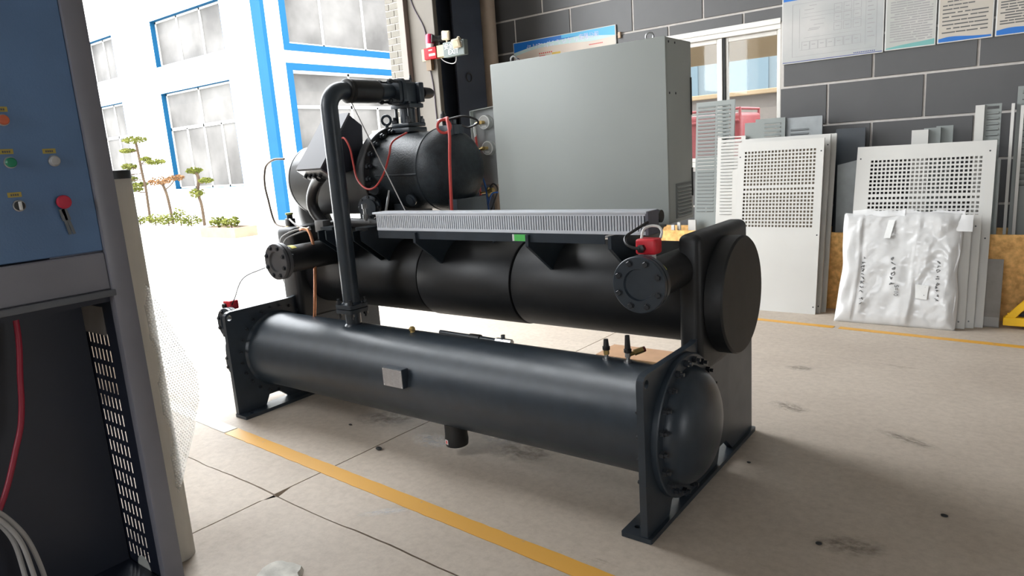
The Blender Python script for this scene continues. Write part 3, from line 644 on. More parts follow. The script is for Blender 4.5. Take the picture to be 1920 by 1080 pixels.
def arc_patch(name, c, r, a0, a1, y0, y1, m, parent):
    b = nbm(); n = 8; A = []
    for k in range(n + 1):
        t = a0 + (a1 - a0) * k / n; d = Vector((math.sin(t), 0, math.cos(t)))
        A.append([b.verts.new(Vector((c[0], yy, c[1])) + d * rr) for yy, rr in ((y0, r), (y1, r), (y1, r + 0.0012), (y0, r + 0.0012))])
    for P_, Q_ in zip(A, A[1:]):
        for i in range(4): b.faces.new((P_[i], P_[(i + 1) % 4], Q_[(i + 1) % 4], Q_[i]))
    b.faces.new(A[0]); b.faces.new(A[-1][::-1]); return obj(name, b, m, parent)
arc_patch('sticker', (-1.191, 0.967), 0.0805, 0.55, 1.0, 2.42, 2.462, yellow_tag, ch); arc_patch('sticker', (-3.52, 0.963), 0.0805, -0.1, 0.6, 2.44, 2.475, yellow_tag, ch)

# evaporator vessel with black foam insulation
for (x0, x1, rr) in ((-3.86, -2.790, ER), (-2.784, -2.124, ER + 0.004), (-2.118, -1.10, ER)):
    b = nbm(); L = x1 - x0; lathe(b, (x0, EY, EZ), (1, 0, 0), [(0, rr - 0.012), (0.003, rr - 0.003), (0.008, rr), (L - 0.008, rr), (L - 0.003, rr - 0.003), (L, rr - 0.012)], 96); obj('evaporator_shell', b, rubber, ch)
b = nbm(); lathe(b, (-2.80, EY, EZ), (1, 0, 0), [(0, ER - 0.012), (0.70, ER - 0.012)], 64); obj('inner_shell', b, black_line, ch)
for (x0, x1, cx0, cx1) in ((-1.182, -1.080, -1.082, -1.003), (-3.985, -3.805, -4.03, -3.984)):
    b = nbm(); box(b, x0, x1, 2.688, 3.285, 0.505, 1.115, 0.034, 5); obj('end_box', b, rubber, ch)
    b = nbm(); lathe(b, (cx0, 2.98, 0.813), (1, 0, 0), [(0, 0.255), (0.004, 0.263), (cx1 - cx0 - 0.006, 0.263), (cx1 - cx0, 0.257)] if cx0 > -2 else [(0, 0.257), (0.006, 0.263), (cx1 - cx0, 0.263)], 72); ec = obj('end_cap', b, rubber, ch)
    if cx0 > -2:
        b = nbm(); lathe(b, (cx1 - 0.001, 2.98, 0.813), (1, 0, 0), [(0, 0.2565), (0.003, 0.255), (0.0035, 0)], 72); obj('cap_face', b, rubber_cap, ec)
b = nbm(); box(b, -1.16, -1.088, 2.700, 2.775, 0.455, 0.56, 0.02, 3); obj('insulation_tail', b, rubber, ch)

# wiring duct on brackets above the evaporator
dk = nbm(); box(dk, -2.90, -1.275, 2.613, 2.695, 1.128, 1.212); duct = obj('wiring_duct', dk, mat('duct_inside', (0.10, 0.11, 0.125), 0.6), ch, 0)
b = nbm(); box(b, -2.925, -1.27, 2.596, 2.70, 1.212, 1.223, 0.003, 2); obj('duct_cover', b, duct_grey, duct)
b = nbm(); box(b, -2.90, -1.275, 2.60, 2.613, 1.124, 1.139, 0.001, 1); box(b, -2.90, -1.275, 2.60, 2.613, 1.204, 1.2115); obj('duct_edge', b, duct_grey, duct, 0)
b = nbm(); n = 116
for k in range(n):
    x = -2.898 + (1.62) * k / n; box(b, x, x + 0.0082, 2.601, 2.613, 1.138, 1.205)
obj('duct_fingers', b, duct_grey, duct, 0, kind='stuff')
b = nbm(); box(b, -1.2765, -1.262, 2.598, 2.70, 1.122, 1.222, 0.002, 1); obj('duct_end', b, mat('duct_end_grey', (0.12, 0.12, 0.15), 0.5), duct)
b = nbm(); cyl(b, (-1.40, 2.735, 1.188), (-1.266, 2.735, 1.188), 0.027, 24); obj('hose_end', b, rubber, ch)
b = nbm(); box(b, -2.895, -1.47, 2.600, 2.604, 1.082, 1.1235); box(b, -2.895, -1.47, 2.604, 2.66, 1.118, 1.1235); obj('angle_rail', b, paint, ch, 0)
def gusset(x, t=0.010):
    b = nbm(); prism(b, [(2.582, 1.1175), (2.582, 1.064), (2.782, 0.915), (2.98, 1.02), (2.98, 1.1175)], PX, x, x + t); obj('bracket', b, paint, ch, 0)
for x in (-1.88, -1.445, -2.61): gusset(x, 0.016)
for x in (-3.095, -3.025, -3.405, -3.335): gusset(x)
b = nbm(); box(b, -1.955, -1.885, 2.598, 2.600, 1.086, 1.1175); obj('sticker', b, green_tag, ch, 0)
b = nbm(); box(b, -1.966, -1.955, 2.5978, 2.600, 1.086, 1.1175); obj('sticker', b, white_plastic, ch, 0)
b = nbm(); cyl(b, (-3.36, 2.75, 1.143), (-2.88, 2.75, 1.143), 0.031, 24); obj('conduit', b, black_plastic, ch)

# compressor
b = nbm(); lathe(b, (0, KY, 1.398), (1, 0, 0), [(-3.985, 0), (-3.985, 0.205), (-3.978, 0.222), (-3.965, 0.229), (-3.952, 0.230), (-3.950, 0.225), (-3.944, 0.225), (-3.942, 0.230), (-3.21, 0.230)], 80); comp = obj('motor_housing', b, motor_paint, ch)
b = nbm(); lathe(b, (0, KY, 1.412), (1, 0, 0), [(-3.232, 0.225), (-3.226, 0.268), (-3.214, 0.284), (-3.160, 0.286), (-3.154, 0.282), (-3.154, 0.2)], 80); cfl = obj('compressor_flange', b, motor_paint, ch)
ring_bolts(B_LAR, cfl, (-3.153, KY, 1.412), (1, 0, 0), 0.260, 22, 0.05)
prof = [(-3.156, 0.236), (-3.13, 0.230), (-3.10, 0.226), (-2.805, 0.226), (-2.79, 0.231), (-2.775, 0.236), (-2.745, 0.237)] + [(-2.745 + 0.178 * math.sin(t), 0.237 * math.cos(t) ** 0.82) for t in [PI / 2 * k / 16 for k in range(1, 16)]] + [(-2.567, 0)]
b = nbm(); lathe(b, (0, KY, KZ), (1, 0, 0), prof, 80); obj('compressor_body', b, paint_rough, ch)
b = nbm(); tube(b, [(-3.11, 2.826, 1.415), (-2.90, 2.826, 1.412), (-2.84, 2.818, 1.412), (-2.77, 2.814, 1.412)], 0.006, 8, 4); torus(b, (-2.772, KY, KZ), (1, 0, 0), 0.2355, 0.004, 60, 8); obj('casting_seam', b, paint_rough, ch)
b = nbm(); lathe(b, (-2.66, KY - 0.02, 1.62), (0, 0, 1), [(0, 0.03), (0.05, 0.03), (0.055, 0.02), (0.08, 0.02)], 20); box(b, -2.74, -2.64, 2.98, 3.10, 1.60, 1.672, 0.006, 2); obj('top_boss', b, paint, ch)
b = nbm(); cyl(b, (-2.700, 3.0, 1.67), (-2.700, 3.0, 1.695), 0.010, 14); cyl(b, (-2.700, 3.0, 1.695), (-2.700, 3.0, 1.735), 0.019, 16, 0.017); cyl(b, (-2.700, 3.0, 1.735), (-2.700, 3.0, 1.75), 0.008, 12); obj('sensor', b, black_plastic, ch)
for (x0, x1) in ((-3.42, -3.315), (-3.105, -3.0), (-2.66, -2.56)):
    b = nbm(); box(b, x0, x1, 2.62, 3.32, 1.1175, 1.135); box(b, x0 + 0.02, x1 - 0.02, 2.92, 3.18, 1.135, 1.26); obj('compressor_foot', b, paint, ch, 0)
b = nbm(); torus(b, (-3.185, 3.02, 1.738), (0.55, -0.83, 0), 0.027, 0.0085, 28, 10); cyl(b, (-3.185, 3.02, 1.69), (-3.185, 3.02, 1.712), 0.011, 12); obj('lifting_eye', b, paint, ch)
# terminal box, tilted
tp = [(2.585, 1.480), (2.832, 1.782), (2.925, 1.718), (2.915, 1.58), (2.84, 1.46), (2.66, 1.428)]
b = nbm(); prism(b, tp, PX, -3.515, -3.30); tb = obj('terminal_box', b, mat('terminal_box_side', (0.022, 0.024, 0.036), 0.5), ch, 0)
dv = Vector((2.832 - 2.585, 1.782 - 1.480)).normalized(); nv = Vector((-dv.y, dv.x))
cp = [(2.585 - dv.x * 0.006, 1.480 - dv.y * 0.006), (2.832 + dv.x * 0.006, 1.782 + dv.y * 0.006)]
cp += [(cp[1][0] + nv.x * 0.012, cp[1][1] + nv.y * 0.012), (cp[0][0] + nv.x * 0.012, cp[0][1] + nv.y * 0.012)]
b = nbm(); prism(b, cp, PX, -3.523, -3.292); obj('box_cover', b, term_grey, tb, 0)
b = nbm(); prism(b, [(2.583, 1.478), (2.66, 1.424), (2.662, 1.414), (2.577, 1.472)], PX, -3.52, -3.295); obj('gland_plate', b, steel, tb, 0)
for x in (-3.49, -3.45, -3.41, -3.36):
    b = nbm(); cyl(b, (x, 2.625, 1.452), (x, 2.605, 1.427), 0.012, 14); obj('cable_gland', b, black_plastic, tb)
b = nbm(); c0 = Vector((2.72, 1.645)); prism(b, [(c0.x + nv.x * 0.0125, c0.y + nv.y * 0.0125), (c0.x + dv.x * 0.03 + nv.x * 0.0125, c0.y + dv.y * 0.03 + nv.y * 0.0125), (c0.x + dv.x * 0.03 + nv.x * 0.0145, c0.y + dv.y * 0.03 + nv.y * 0.0145), (c0.x + nv.x * 0.0145, c0.y + nv.y * 0.0145)], PX, -3.40, -3.37); obj('sticker', b, yellow_tag, tb, 0)
# discharge stop valve
VX, VY = -3.068, 3.09
b = nbm(); cyl(b, (VX, VY, 1.60), (VX, VY, 1.83), 0.046, 32); vb = obj('valve_neck', b, paint, ch)
b = nbm(); box(b, VX - 0.078, VX + 0.078, VY - 0.078, VY + 0.078, 1.655, 1.685, 0.006, 2); box(b, VX - 0.074, VX + 0.074, VY - 0.074, VY + 0.074, 1.689, 1.712, 0.006, 2); obj('lower_flange', b, paint, vb)
b = nbm(); box(b, VX - 0.082, VX + 0.082, VY - 0.06, VY + 0.06, 1.797, 1.823, 0.006, 2); obj('upper_flange', b, paint, vb)
for sx in (-1, 1):
    for sy in (-1, 1):
        b = nbm(); cyl(b, (VX + sx * 0.054, VY + sy * 0.04, 1.712), (VX + sx * 0.054, VY + sy * 0.04, 1.80), 0.010, 12); obj('stud', b, bolt_m, vb)
        place(B_LAR, vb, (VX + sx * 0.058, VY + sy * 0.058, 1.712), (0, 0, 1)); place(B_MED, vb, (VX + sx * 0.062, VY + sy * 0.042, 1.823), (0, 0, 1))
b = nbm(); box(b, VX - 0.058, VX + 0.058, VY - 0.055, VY + 0.075, 1.823, 1.950, 0.016, 3); cyl(b, (VX, VY, 1.94), (VX, VY, 1.962), 0.04, 24); obj('valve_body', b, paint, vb)
b = nbm(); prism(b, rrect(VX - 0.066, VX + 0.066, 1.818, 1.968, 0.03, 5), PY, VY - 0.082, VY - 0.055); prism(b, rrect(VX - 0.060, VX + 0.060, 1.822, 1.962, 0.03, 5), PY, VY - 0.108, VY - 0.085); obj('inlet_flange', b, paint, vb, 20)
for (sx, sz) in ((-1, -1), (1, -1), (-1, 1), (1, 1)):
    q = (VX + sx * 0.046, VY - 0.108, 1.893 + sz * 0.055); b = nbm(); cyl(b, (q[0], VY - 0.165, q[2]), (q[0], VY - 0.05, q[2]), 0.0085, 12); obj('stud', b, bolt_m, vb); place(B_BIG, vb, (q[0], VY - 0.150, q[2]), (0, -1, 0))
b = nbm(); lathe(b, (VX, VY + 0.075, 1.893), (0, 1, 0), [(0, 0.04), (0.02, 0.04), (0.025, 0.028), (0.06, 0.028), (0.065, 0.036), (0.13, 0.033), (0.15, 0.026), (0.155, 0.0)], 24); obj('spindle_cap', b, black_plastic, vb)
b = nbm(); cyl(b, (VX + 0.02, VY + 0.03, 1.95), (VX + 0.02, VY + 0.03, 1.975), 0.010, 12); cyl(b, (VX + 0.02, VY + 0.03, 1.975), (VX + 0.02, VY + 0.03, 1.992), 0.006, 10); obj('bleed_screw', b, bolt_m, vb)
b = nbm(); box(b, VX + 0.048, VX + 0.088, VY + 0.03, VY + 0.07, 1.83, 1.945, 0.006, 2); obj('valve_side_cover', b, paint, vb)
# discharge pipe: up from the condenser, elbow, muffler, to the valve
PXc, PYc, PZc = -3.09, 2.52, 1.893; er = 0.10
pp = [(PXc, PYc, 0.70), (PXc, PYc, 1.0), (PXc, PYc, 1.5), (PXc, PYc, PZc - er)] + [(PXc, PYc + er - er * math.cos(t), PZc - er + er * math.sin(t)) for t in [PI / 2 * k / 10 for k in range(1, 11)]] + [(PXc, PYc + er + 0.05, PZc), (PXc, VY - 0.10, PZc)]
b = nbm(); tube(b, pp, 0.0475, 32, 1, False); obj('discharge_pipe', b, paint, ch)
b = nbm(); lathe(b, (PXc, 2.645, PZc), (0, 1, 0), [(0, 0.05), (0.004, 0.062), (0.010, 0.067), (0.018, 0.062), (0.024, 0.058), (0.035, 0.066), (0.12, 0.0665), (0.215, 0.066), (0.235, 0.060), (0.25, 0.048)], 40); obj('muffler', b, rubber, ch)
b = nbm(); prism(b, rrect(PXc - 0.068, PXc + 0.068, PYc - 0.068, PYc + 0.068, 0.014, 3), PZ, 0.664, 0.686); pf = obj('pipe_flange', b, paint, ch, 20)
b = nbm(); prism(b, rrect(PXc - 0.068, PXc + 0.068, PYc - 0.068, PYc + 0.068, 0.014, 3), PZ, 0.691, 0.713); obj('flange_plate', b, paint, pf, 20)
b = nbm(); cyl(b, (PXc, PYc, 0.57), (PXc, PYc, 0.664), 0.044, 32); lathe(b, (PXc, PYc, 0.584), (0, 0, 1), [(0, 0.055), (0.008, 0.05), (0.014, 0.044)], 32); cyl(b, (PXc, PYc, 0.713), (PXc, PYc, 0.725), 0.054, 32, 0.048); obj('stub_pipe', b, paint, pf)
for sx in (-1, 1):
    for sy in (-1, 1):
        q = (PXc + sx * 0.052, PYc + sy * 0.052)
        place(B_BIG, pf, (q[0], q[1], 0.713), (0, 0, 1)); place(B_BIG, pf, (q[0], q[1], 0.664), (0, 0, -1))
# suction elbow, hoses and small tubes at the far end
b = nbm(); tube(b, [(-3.93, 3.06, 1.36), (-4.02, 3.06, 1.30), (-4.05, 3.06, 1.18), (-3.98, 3.06, 1.04), (-3.88, 3.06, 0.96)], 0.105, 28, 8); obj('suction_elbow', b, rubber, ch)
b = nbm(); tube(b, [(-3.386, 2.64, 1.43), (-3.48, 2.67, 1.385), (-3.555, 2.69, 1.31), (-3.565, 2.70, 1.23), (-3.49, 2.71, 1.14), (-3.40, 2.72, 1.075), (-3.28, 2.74, 1.05)], 0.035, 16, 8); obj('cable_hose', b, black_plastic, ch)
b = nbm(); tube(b, [(-3.97, 2.82, 1.555), (-4.06, 2.80, 1.555), (-4.15, 2.80, 1.52), (-4.185, 2.80, 1.46), (-4.197, 2.80, 1.38), (-4.181, 2.80, 1.29), (-4.154, 2.80, 1.165), (-4.11, 2.80, 1.12), (-4.0, 2.80, 1.108)], 0.0075, 10, 6); obj('oil_tube', b, mat('tarnished_tube', (0.24, 0.20, 0.17), 0.4, 0.5), ch)
b = nbm(); tube(b, [(-3.62, 2.62, 1.118), (-3.57, 2.60, 1.126), (-3.515, 2.60, 1.116), (-3.488, 2.60, 1.06), (-3.482, 2.60, 0.98), (-3.485, 2.595, 0.894), (-3.495, 2.58, 0.74), (-3.505, 2.56, 0.585)], 0.0095, 12, 8); obj('copper_tube', b, copper, ch)
b = nbm(); box(b, -4.0, -3.945, 2.78, 2.83, 1.115, 1.165, 0.006, 2); cyl(b, (-3.972, 2.805, 1.165), (-3.972, 2.805, 1.19), 0.02, 16); sv = obj('solenoid_valve', b, black_plastic, ch)
b = nbm(); cyl(b, (-3.972, 2.805, 1.19), (-3.972, 2.805, 1.202), 0.026, 20); obj('valve_cap', b, mat('olive_cap', (0.28, 0.30, 0.06), 0.5), sv)
b = nbm(); tube(b, [(-4.01, 2.80, 1.11), (-3.90, 2.79, 1.105), (-3.82, 2.76, 1.115)], 0.009, 10, 5); obj('brass_fitting', b, brass, sv)
b = nbm(); tube(b, [(-3.80, 2.68, 1.175), (-3.72, 2.66, 1.145), (-3.62, 2.65, 1.12), (-3.55, 2.64, 1.13)], 0.006, 8, 6); tube(b, [(-3.70, 2.52, 1.03), (-3.70, 2.54, 1.08), (-3.64, 2.60, 1.115), (-3.56, 2.64, 1.12)], 0.006, 8, 6); tube(b, [(-3.69, 2.53, 1.03), (-3.67, 2.55, 1.07), (-3.61, 2.60, 1.10), (-3.54, 2.64, 1.118)], 0.005, 8, 6); obj('cable_loom', b, wire_grey, ch)
b = nbm(); box(b, -3.50, -3.42, 2.64, 2.70, 1.10, 1.17, 0.004, 2); obj('junction_block', b, mat('block_grey', (0.12, 0.12, 0.12), 0.5), ch)
b = nbm(); cyl(b, (-3.10, 2.70, 1.165), (-3.10, 2.70, 1.25), 0.010, 12); cyl(b, (-3.10, 2.70, 1.235), (-3.10, 2.70, 1.262), 0.016, 6); cyl(b, (-3.10, 2.70, 1.175), (-3.10, 2.70, 1.20), 0.016, 6); obj('sight_fitting', b, steel, ch)
b = nbm(); cyl(b, (-3.02, 2.76, 1.13), (-2.985, 2.80, 1.33), 0.007, 10); obj('support_rod', b, steel, ch)
b = nbm(); lathe(b, (-3.16, 2.80, 1.235), (0.35, -0.93, 0), [(0, 0.07), (0.02, 0.07), (0.022, 0.05), (0.035, 0.05), (0.035, 0)], 32); sc = obj('oil_cover', b, paint, ch)
ring_bolts(B_SM, sc, Vector((-3.16, 2.80, 1.235)) + Vector((0.35, -0.93, 0)).normalized() * 0.02, (0.35, -0.93, 0), 0.06, 8)
b = nbm(); cyl(b, (-3.10, 2.81, 1.335), (-3.085, 2.775, 1.335), 0.028, 20); obj('sight_glass', b, bolt_m, ch)
b = nbm(); lathe(b, (-2.86, 2.85, 1.27), (0.1, -0.95, -0.3), [(0, 0.035), (0.012, 0.035), (0.014, 0.022), (0.02, 0.022)], 20); obj('oil_plug', b, paint, ch)
b = nbm(); tube(b, [(-3.29, 2.74, 1.645), (-3.245, 2.735, 1.640), (-3.215, 2.74, 1.58), (-3.214, 2.75, 1.50), (-3.194, 2.75, 1.406), (-3.12, 2.745, 1.348), (-3.05, 2.755, 1.355), (-2.972, 2.76, 1.43), (-2.925, 2.77, 1.53), (-2.92, 2.80, 1.60), (-2.90, 2.90, 1.648)], 0.0058, 8, 8); obj('red_cable', b, red_rubber, ch)
b = nbm(); tube(b, [(-2.66, 2.95, 1.70), (-2.60, 2.92, 1.705), (-2.565, 2.88, 1.69), (-2.54, 2.86, 1.62), (-2.545, 2.85, 1.48), (-2.555, 2.85, 1.335), (-2.57, 2.86, 1.20)], 0.0085, 10, 8); rh = obj('red_hose', b, red_rubber, ch)
b = nbm(); torus(b, (-2.625, 2.915, 1.662), (0.75, -0.65, 0.1), 0.036, 0.0075, 28, 8); obj('hose_loop', b, red_rubber, rh)
b = nbm(); cyl(b, (-2.72, 2.97, 1.70), (-2.665, 2.95, 1.70), 0.008, 10); obj('hose_sleeve', b, white_plastic, rh)
b = nbm(); tube(b, [(-2.69, 3.0, 1.70), (-2.58, 3.02, 1.712), (-2.52, 3.05, 1.695), (-2.50, 3.06, 1.67), (-2.56, 3.05, 1.65), (-2.60, 3.04, 1.665)], 0.006, 8, 8); obj('black_cable', b, black_plastic, ch)
b = nbm(); cyl(b, (-3.112, 2.70, 1.83), (-2.749, 2.69, 1.205), 0.0032, 6); obj('capillary_wire', b, wire_grey, ch)
# flow switches
def flow_switch(x, y, z0, big, s=1.0):
    b = nbm(); box(b, x - 0.043 * s, x + 0.043 * s, y - 0.034 * s, y + 0.034 * s, z0 + 0.024, z0 + 0.024 + 0.062 * s, 0.010, 3); fs = obj('flow_switch', b, red_plastic, ch, label='red flow switch box')
    b = nbm()
    for sx in (-1, 1): cyl(b, (x + sx * 0.026 * s, y - 0.015, z0), (x + sx * 0.026 * s, y - 0.015, z0 + 0.027), 0.011, 14)
    cyl(b, (x, y, z0 - 0.04), (x, y, z0 + 0.025), 0.014, 14); obj('switch_base', b, white_plastic if big else steel, fs)
    b = nbm(); lathe(b, (x - 0.012, y - 0.034 * s, z0 + 0.05), (0, -1, 0), [(0, 0.017), (0.016, 0.017), (0.018, 0.013)], 6 if big else 12); obj('gland', b, black_plastic, fs)
    return fs
fs = flow_switch(-1.206, 2.48, 1.044, True)
b = nbm(); tube(b, [(-1.22, 2.43, 1.094), (-1.255, 2.43, 1.10), (-1.285, 2.44, 1.115), (-1.30, 2.47, 1.135), (-1.285, 2.52, 1.155), (-1.26, 2.59, 1.18)], 0.006, 8, 8); obj('switch_cable', b, black_plastic, fs)
b = nbm(); tube(b, [(-1.232, 2.47, 1.128), (-1.236, 2.50, 1.16), (-1.22, 2.53, 1.172), (-1.19, 2.54, 1.168), (-1.172, 2.53, 1.15), (-1.168, 2.51, 1.128)], 0.0055, 8, 8); obj('cable_tie_loop', b, white_plastic, fs)
fs2 = flow_switch(-4.055, 2.345, 0.615, False, 0.95)
b = nbm(); tube(b, [(-4.02, 2.33, 0.67), (-3.96, 2.32, 0.72), (-3.80, 2.30, 0.86), (-3.60, 2.33, 0.93)], 0.0035, 6, 8); obj('switch_cable', b, black_plastic, fs2)
# nameplate bracket, service valves, relief, drain and liquid line of the condenser
b = nbm(); box(b, -2.592, -2.452, 2.258, 2.305, 0.378, 0.478, 0.003, 1); npb = obj('nameplate_bracket', b, paint, ch, 0)
b = nbm(); box(b, -2.590, -2.454, 2.2565, 2.2583, 0.382, 0.474); npl = obj('nameplate', b, mat('plate_silver', (0.40, 0.40, 0.42), 0.35, 0.7, 0.1, 80), npb, 0)
b = nbm()
for k in range(11):
    z = 0.464 - 0.007 * k
    for (p, q) in ((-2.582, -2.55), (-2.545, -2.515), (-2.51, -2.464)): box(b, p, q - random.uniform(0, 0.012), 2.256, 2.2567, z, z + 0.0022)
obj('print_lines', b, ink_soft, npb, 0)
for (x, z) in ((-2.585, 0.469), (-2.459, 0.469), (-2.585, 0.387), (-2.459, 0.387)):
    b = nbm(); lathe(b, (x, 2.257, z), (0, -1, 0), [(0, 0.0035), (0.002, 0.0025), (0.0025, 0)], 10); obj('rivet', b, white_plastic, npb)
def service_valve(x, h, side):
    z0 = CZ + CR - 0.004
    b = nbm(); cyl(b, (x, CY, z0), (x, CY, z0 + 0.012), 0.018, 20); cyl(b, (x, CY, z0 + 0.012), (x, CY, z0 + 0.040), 0.009, 16); sv = obj('service_valve', b, steel, ch)
    b = nbm(); cyl(b, (x, CY, z0 + 0.026), (x, CY, z0 + 0.046), 0.0125, 6); obj('valve_nut', b, brass if not side else steel, sv)
    b = nbm(); lathe(b, (x, CY, z0 + 0.044), (0, 0, 1), [(0, 0.010), (0.004, 0.0165), (0.018, 0.0165), (0.02, 0.013), (h - 0.044, 0.010), (h - 0.042, 0)], 16); obj('valve_cap', b, black_plastic, sv)
    if side:
        d = Vector((0.62, 0.70, 0.22)).normalized(); p = Vector((x, CY, z0 + 0.035)); b = nbm(); cyl(b, p, p + d * 0.05, 0.009, 14); cyl(b, p + d * 0.03, p + d * 0.072, 0.013, 6); obj('valve_branch', b, brass, sv)
        b = nbm(); cyl(b, p + d * 0.070, p + d * 0.080, 0.012, 14); obj('branch_cap', b, mat('dark_red_cap', (0.12, 0.02, 0.02), 0.5), sv)
service_valve(-1.44, 0.094, False); service_valve(-1.337, 0.122, True)
b = nbm(); lathe(b, (-2.62, CY, CZ + CR - 0.004), (0, 0, 1), [(0, 0.014), (0.01, 0.012), (0.014, 0.017), (0.026, 0.017), (0.034, 0.009), (0.036, 0)], 18); obj('relief_plug', b, brass, ch)
b = nbm(); lathe(b, (-2.30, 2.45, 0.165), (0, 0, -1), [(0, 0.058), (0.06, 0.058), (0.09, 0.061), (0.118, 0.058), (0.122, 0.05), (0.122, 0)], 36); dp = obj('drain_fitting', b, rubber, ch)
b = nbm(); c = Vector((-2.30, 2.45, 0.075)); d = Vector((-0.25, -0.97, 0)).normalized(); u = Vector((d.y, -d.x, 0)); M = Matrix((u, Vector((0, 0, 1)), d)).transposed().to_4x4(); M.translation = c + d * 0.0608
box(b, -0.012, 0.012, -0.012, 0.012, 0, 0.001, M=M); st = obj('sticker', b, white_plastic, dp, 0)
b = nbm(); box(b, -0.006, 0.006, -0.008, 0.008, 0.001, 0.0016, M=M); obj('sticker_print', b, red_print, dp, 0)
b = nbm(); cyl(b, (-2.62, 2.735, 0.535), (-2.16, 2.735, 0.528), 0.014, 16); lp = obj('liquid_line', b, paint, ch)
b = nbm(); cyl(b, (-2.22, 2.735, 0.528), (-2.12, 2.735, 0.528), 0.020, 6); cyl(b, (-2.175, 2.735, 0.528), (-2.175, 2.735, 0.566), 0.012, 14); obj('line_valve', b, steel, lp)
b = nbm(); cyl(b, (-2.40, 2.735, 0.53), (-2.33, 2.735, 0.53), 0.021, 16); obj('line_coupling', b, black_plastic, lp)

# control cabinet on the far side of the unit
b = nbm(); box(b, -2.417, -1.397, 3.115, 3.402, 1.106, 1.970, 0.004, 2); cab = obj('control_cabinet', b, cab_grey, ch, label='plain grey control cabinet')
b = nbm(); box(b, -2.419, -1.395, 3.098, 3.112, 1.106, 1.972, 0.005, 2); obj('cabinet_door', b, cab_grey, cab)
b = nbm(); grid(b, [3.185, 3.195, 3.36, 3.37], [1.125 + 0.0175 * (k // 2) + (0.0095 if k % 2 else 0) for k in range(20)], lambda i, j: i == 1 and j % 2 == 1, PX, -1.398, -1.392); vt = obj('vent', b, mat('vent_grey', (0.19, 0.20, 0.195), 0.5), cab, 0)
for k in range(9):
    z = 1.125 + 0.0175 * k + 0.0095; b = nbm(); prism(b, [(-1.397, z + 0.008), (-1.386, z - 0.001), (-1.3865, z - 0.003), (-1.397, z + 0.005)], PY, 3.195, 3.36); obj('slat', b, cab_grey, vt, 0)
for (y, z) in ((3.14, 1.95), (3.21, 1.95), (3.14, 1.72), (3.21, 1.72)):
    b = nbm(); lathe(b, (-1.397, y, z), (1, 0, 0), [(0, 0.006), (0.002, 0.005), (0.003, 0)], 10); obj('rivet', b, bolt_m, cab)
b = nbm(); box(b, -1.398, -1.393, 3.385, 3.397, 1.62, 1.80); obj('hinge', b, black_line, cab, 0)
b = nbm(); box(b, -1.398, -1.393, 3.385, 3.397, 1.22, 1.36); obj('hinge', b, black_line, cab, 0)
for x in (-2.30, -1.50):
    b = nbm(); torus(b, (x, 3.16, 1.988), (0.2, -1, 0), 0.018, 0.0045, 24, 8); cyl(b, (x, 3.16, 1.962), (x, 3.16, 1.974), 0.009, 10); obj('lifting_eye', b, steel, cab)
for x in (-2.32, -1.56):
    b = nbm(); prism(b, [(2.90, 1.106), (2.88, 1.0), (3.10, 0.98), (3.19, 0.92), (3.40, 1.08), (3.40, 1.106)], PX, x, x + 0.012); obj('cabinet_bracket', b, paint, ch, 0)
b = nbm(); box(b, -2.40, -1.41, 3.00, 3.10, 1.098, 1.106); obj('cabinet_ledge', b, paint, ch, 0)
# gauge panel
b = nbm(); prism(b, [(-2.742, 1.313), (-2.742, 1.752), (-2.417, 1.775), (-2.417, 1.313)], PY, 3.318, 3.322); gp = obj('gauge_panel', b, mat('gauge_panel_grey', (0.34, 0.35, 0.35), 0.45, 0.1, 0.03, 8), ch, 0)
b = nbm(); prism(b, [(-2.745, 1.313), (-2.745, 1.754), (-2.740, 1.754), (-2.740, 1.313)], PY, 3.285, 3.322); prism(b, [(-2.745, 1.752), (-2.417, 1.775), (-2.417, 1.779), (-2.745, 1.756)], PY, 3.285, 3.322); obj('panel_lip', b, cab_grey, gp, 0)
for (x, z) in ((-2.640, 1.682), (-2.628, 1.531)):
    b = nbm(); lathe(b, (x, 3.318, z), (0, -1, 0), [(0, 0.044), (0.004, 0.044), (0.008, 0.041), (0.030, 0.041), (0.034, 0.036), (0.034, 0)], 36); ga = obj('gauge', b, mat('gauge_silver', (0.42, 0.42, 0.41), 0.4, 0.2, 0.06, 30), gp)
    b = nbm(); torus(b, (x, 3.286, z), (0, 1, 0), 0.038, 0.003, 32, 8); obj('gauge_rim', b, white_plastic, ga)
    b = nbm(); cyl(b, (x, 3.285, z), (x, 3.255, z), 0.010, 12); cyl(b, (x, 3.262, z), (x - 0.04, 3.262, z - 0.004), 0.008, 6); cyl(b, (x - 0.010, 3.262, z - 0.001), (x - 0.025, 3.262, z - 0.002), 0.012, 6); obj('gauge_fitting', b, brass, ga)
    b = nbm(); box(b, x - 0.018, x + 0.018, 3.283, 3.2845, z - 0.030, z - 0.016); obj('gauge_print', b, white_plastic, ga, 0)
b = nbm(); tube(b, [(-2.676, 3.262, 1.678), (-2.690, 3.262, 1.672), (-2.694, 3.262, 1.645), (-2.692, 3.262, 1.60)], 0.008, 10, 6); obj('hose_sleeve', b, white_plastic, gp)
b = nbm(); tube(b, [(-2.692, 3.262, 1.61), (-2.684, 3.262, 1.48), (-2.678, 3.262, 1.40), (-2.69, 3.262, 1.30), (-2.68, 3.262, 1.19), (-2.66, 3.262, 1.10)], 0.0075, 10, 8); obj('red_hose', b, red_rubber, gp)
b = nbm(); tube(b, [(-2.665, 3.258, 1.527), (-2.672, 3.255, 1.48), (-2.665, 3.25, 1.40), (-2.635, 3.25, 1.31), (-2.625, 3.25, 1.20), (-2.62, 3.25, 1.10)], 0.0055, 10, 8); tube(b, [(-2.625, 3.25, 1.20), (-2.59, 3.25, 1.262), (-2.55, 3.26, 1.27)], 0.005, 8, 6); obj('blue_hose', b, blue_rubber, gp)
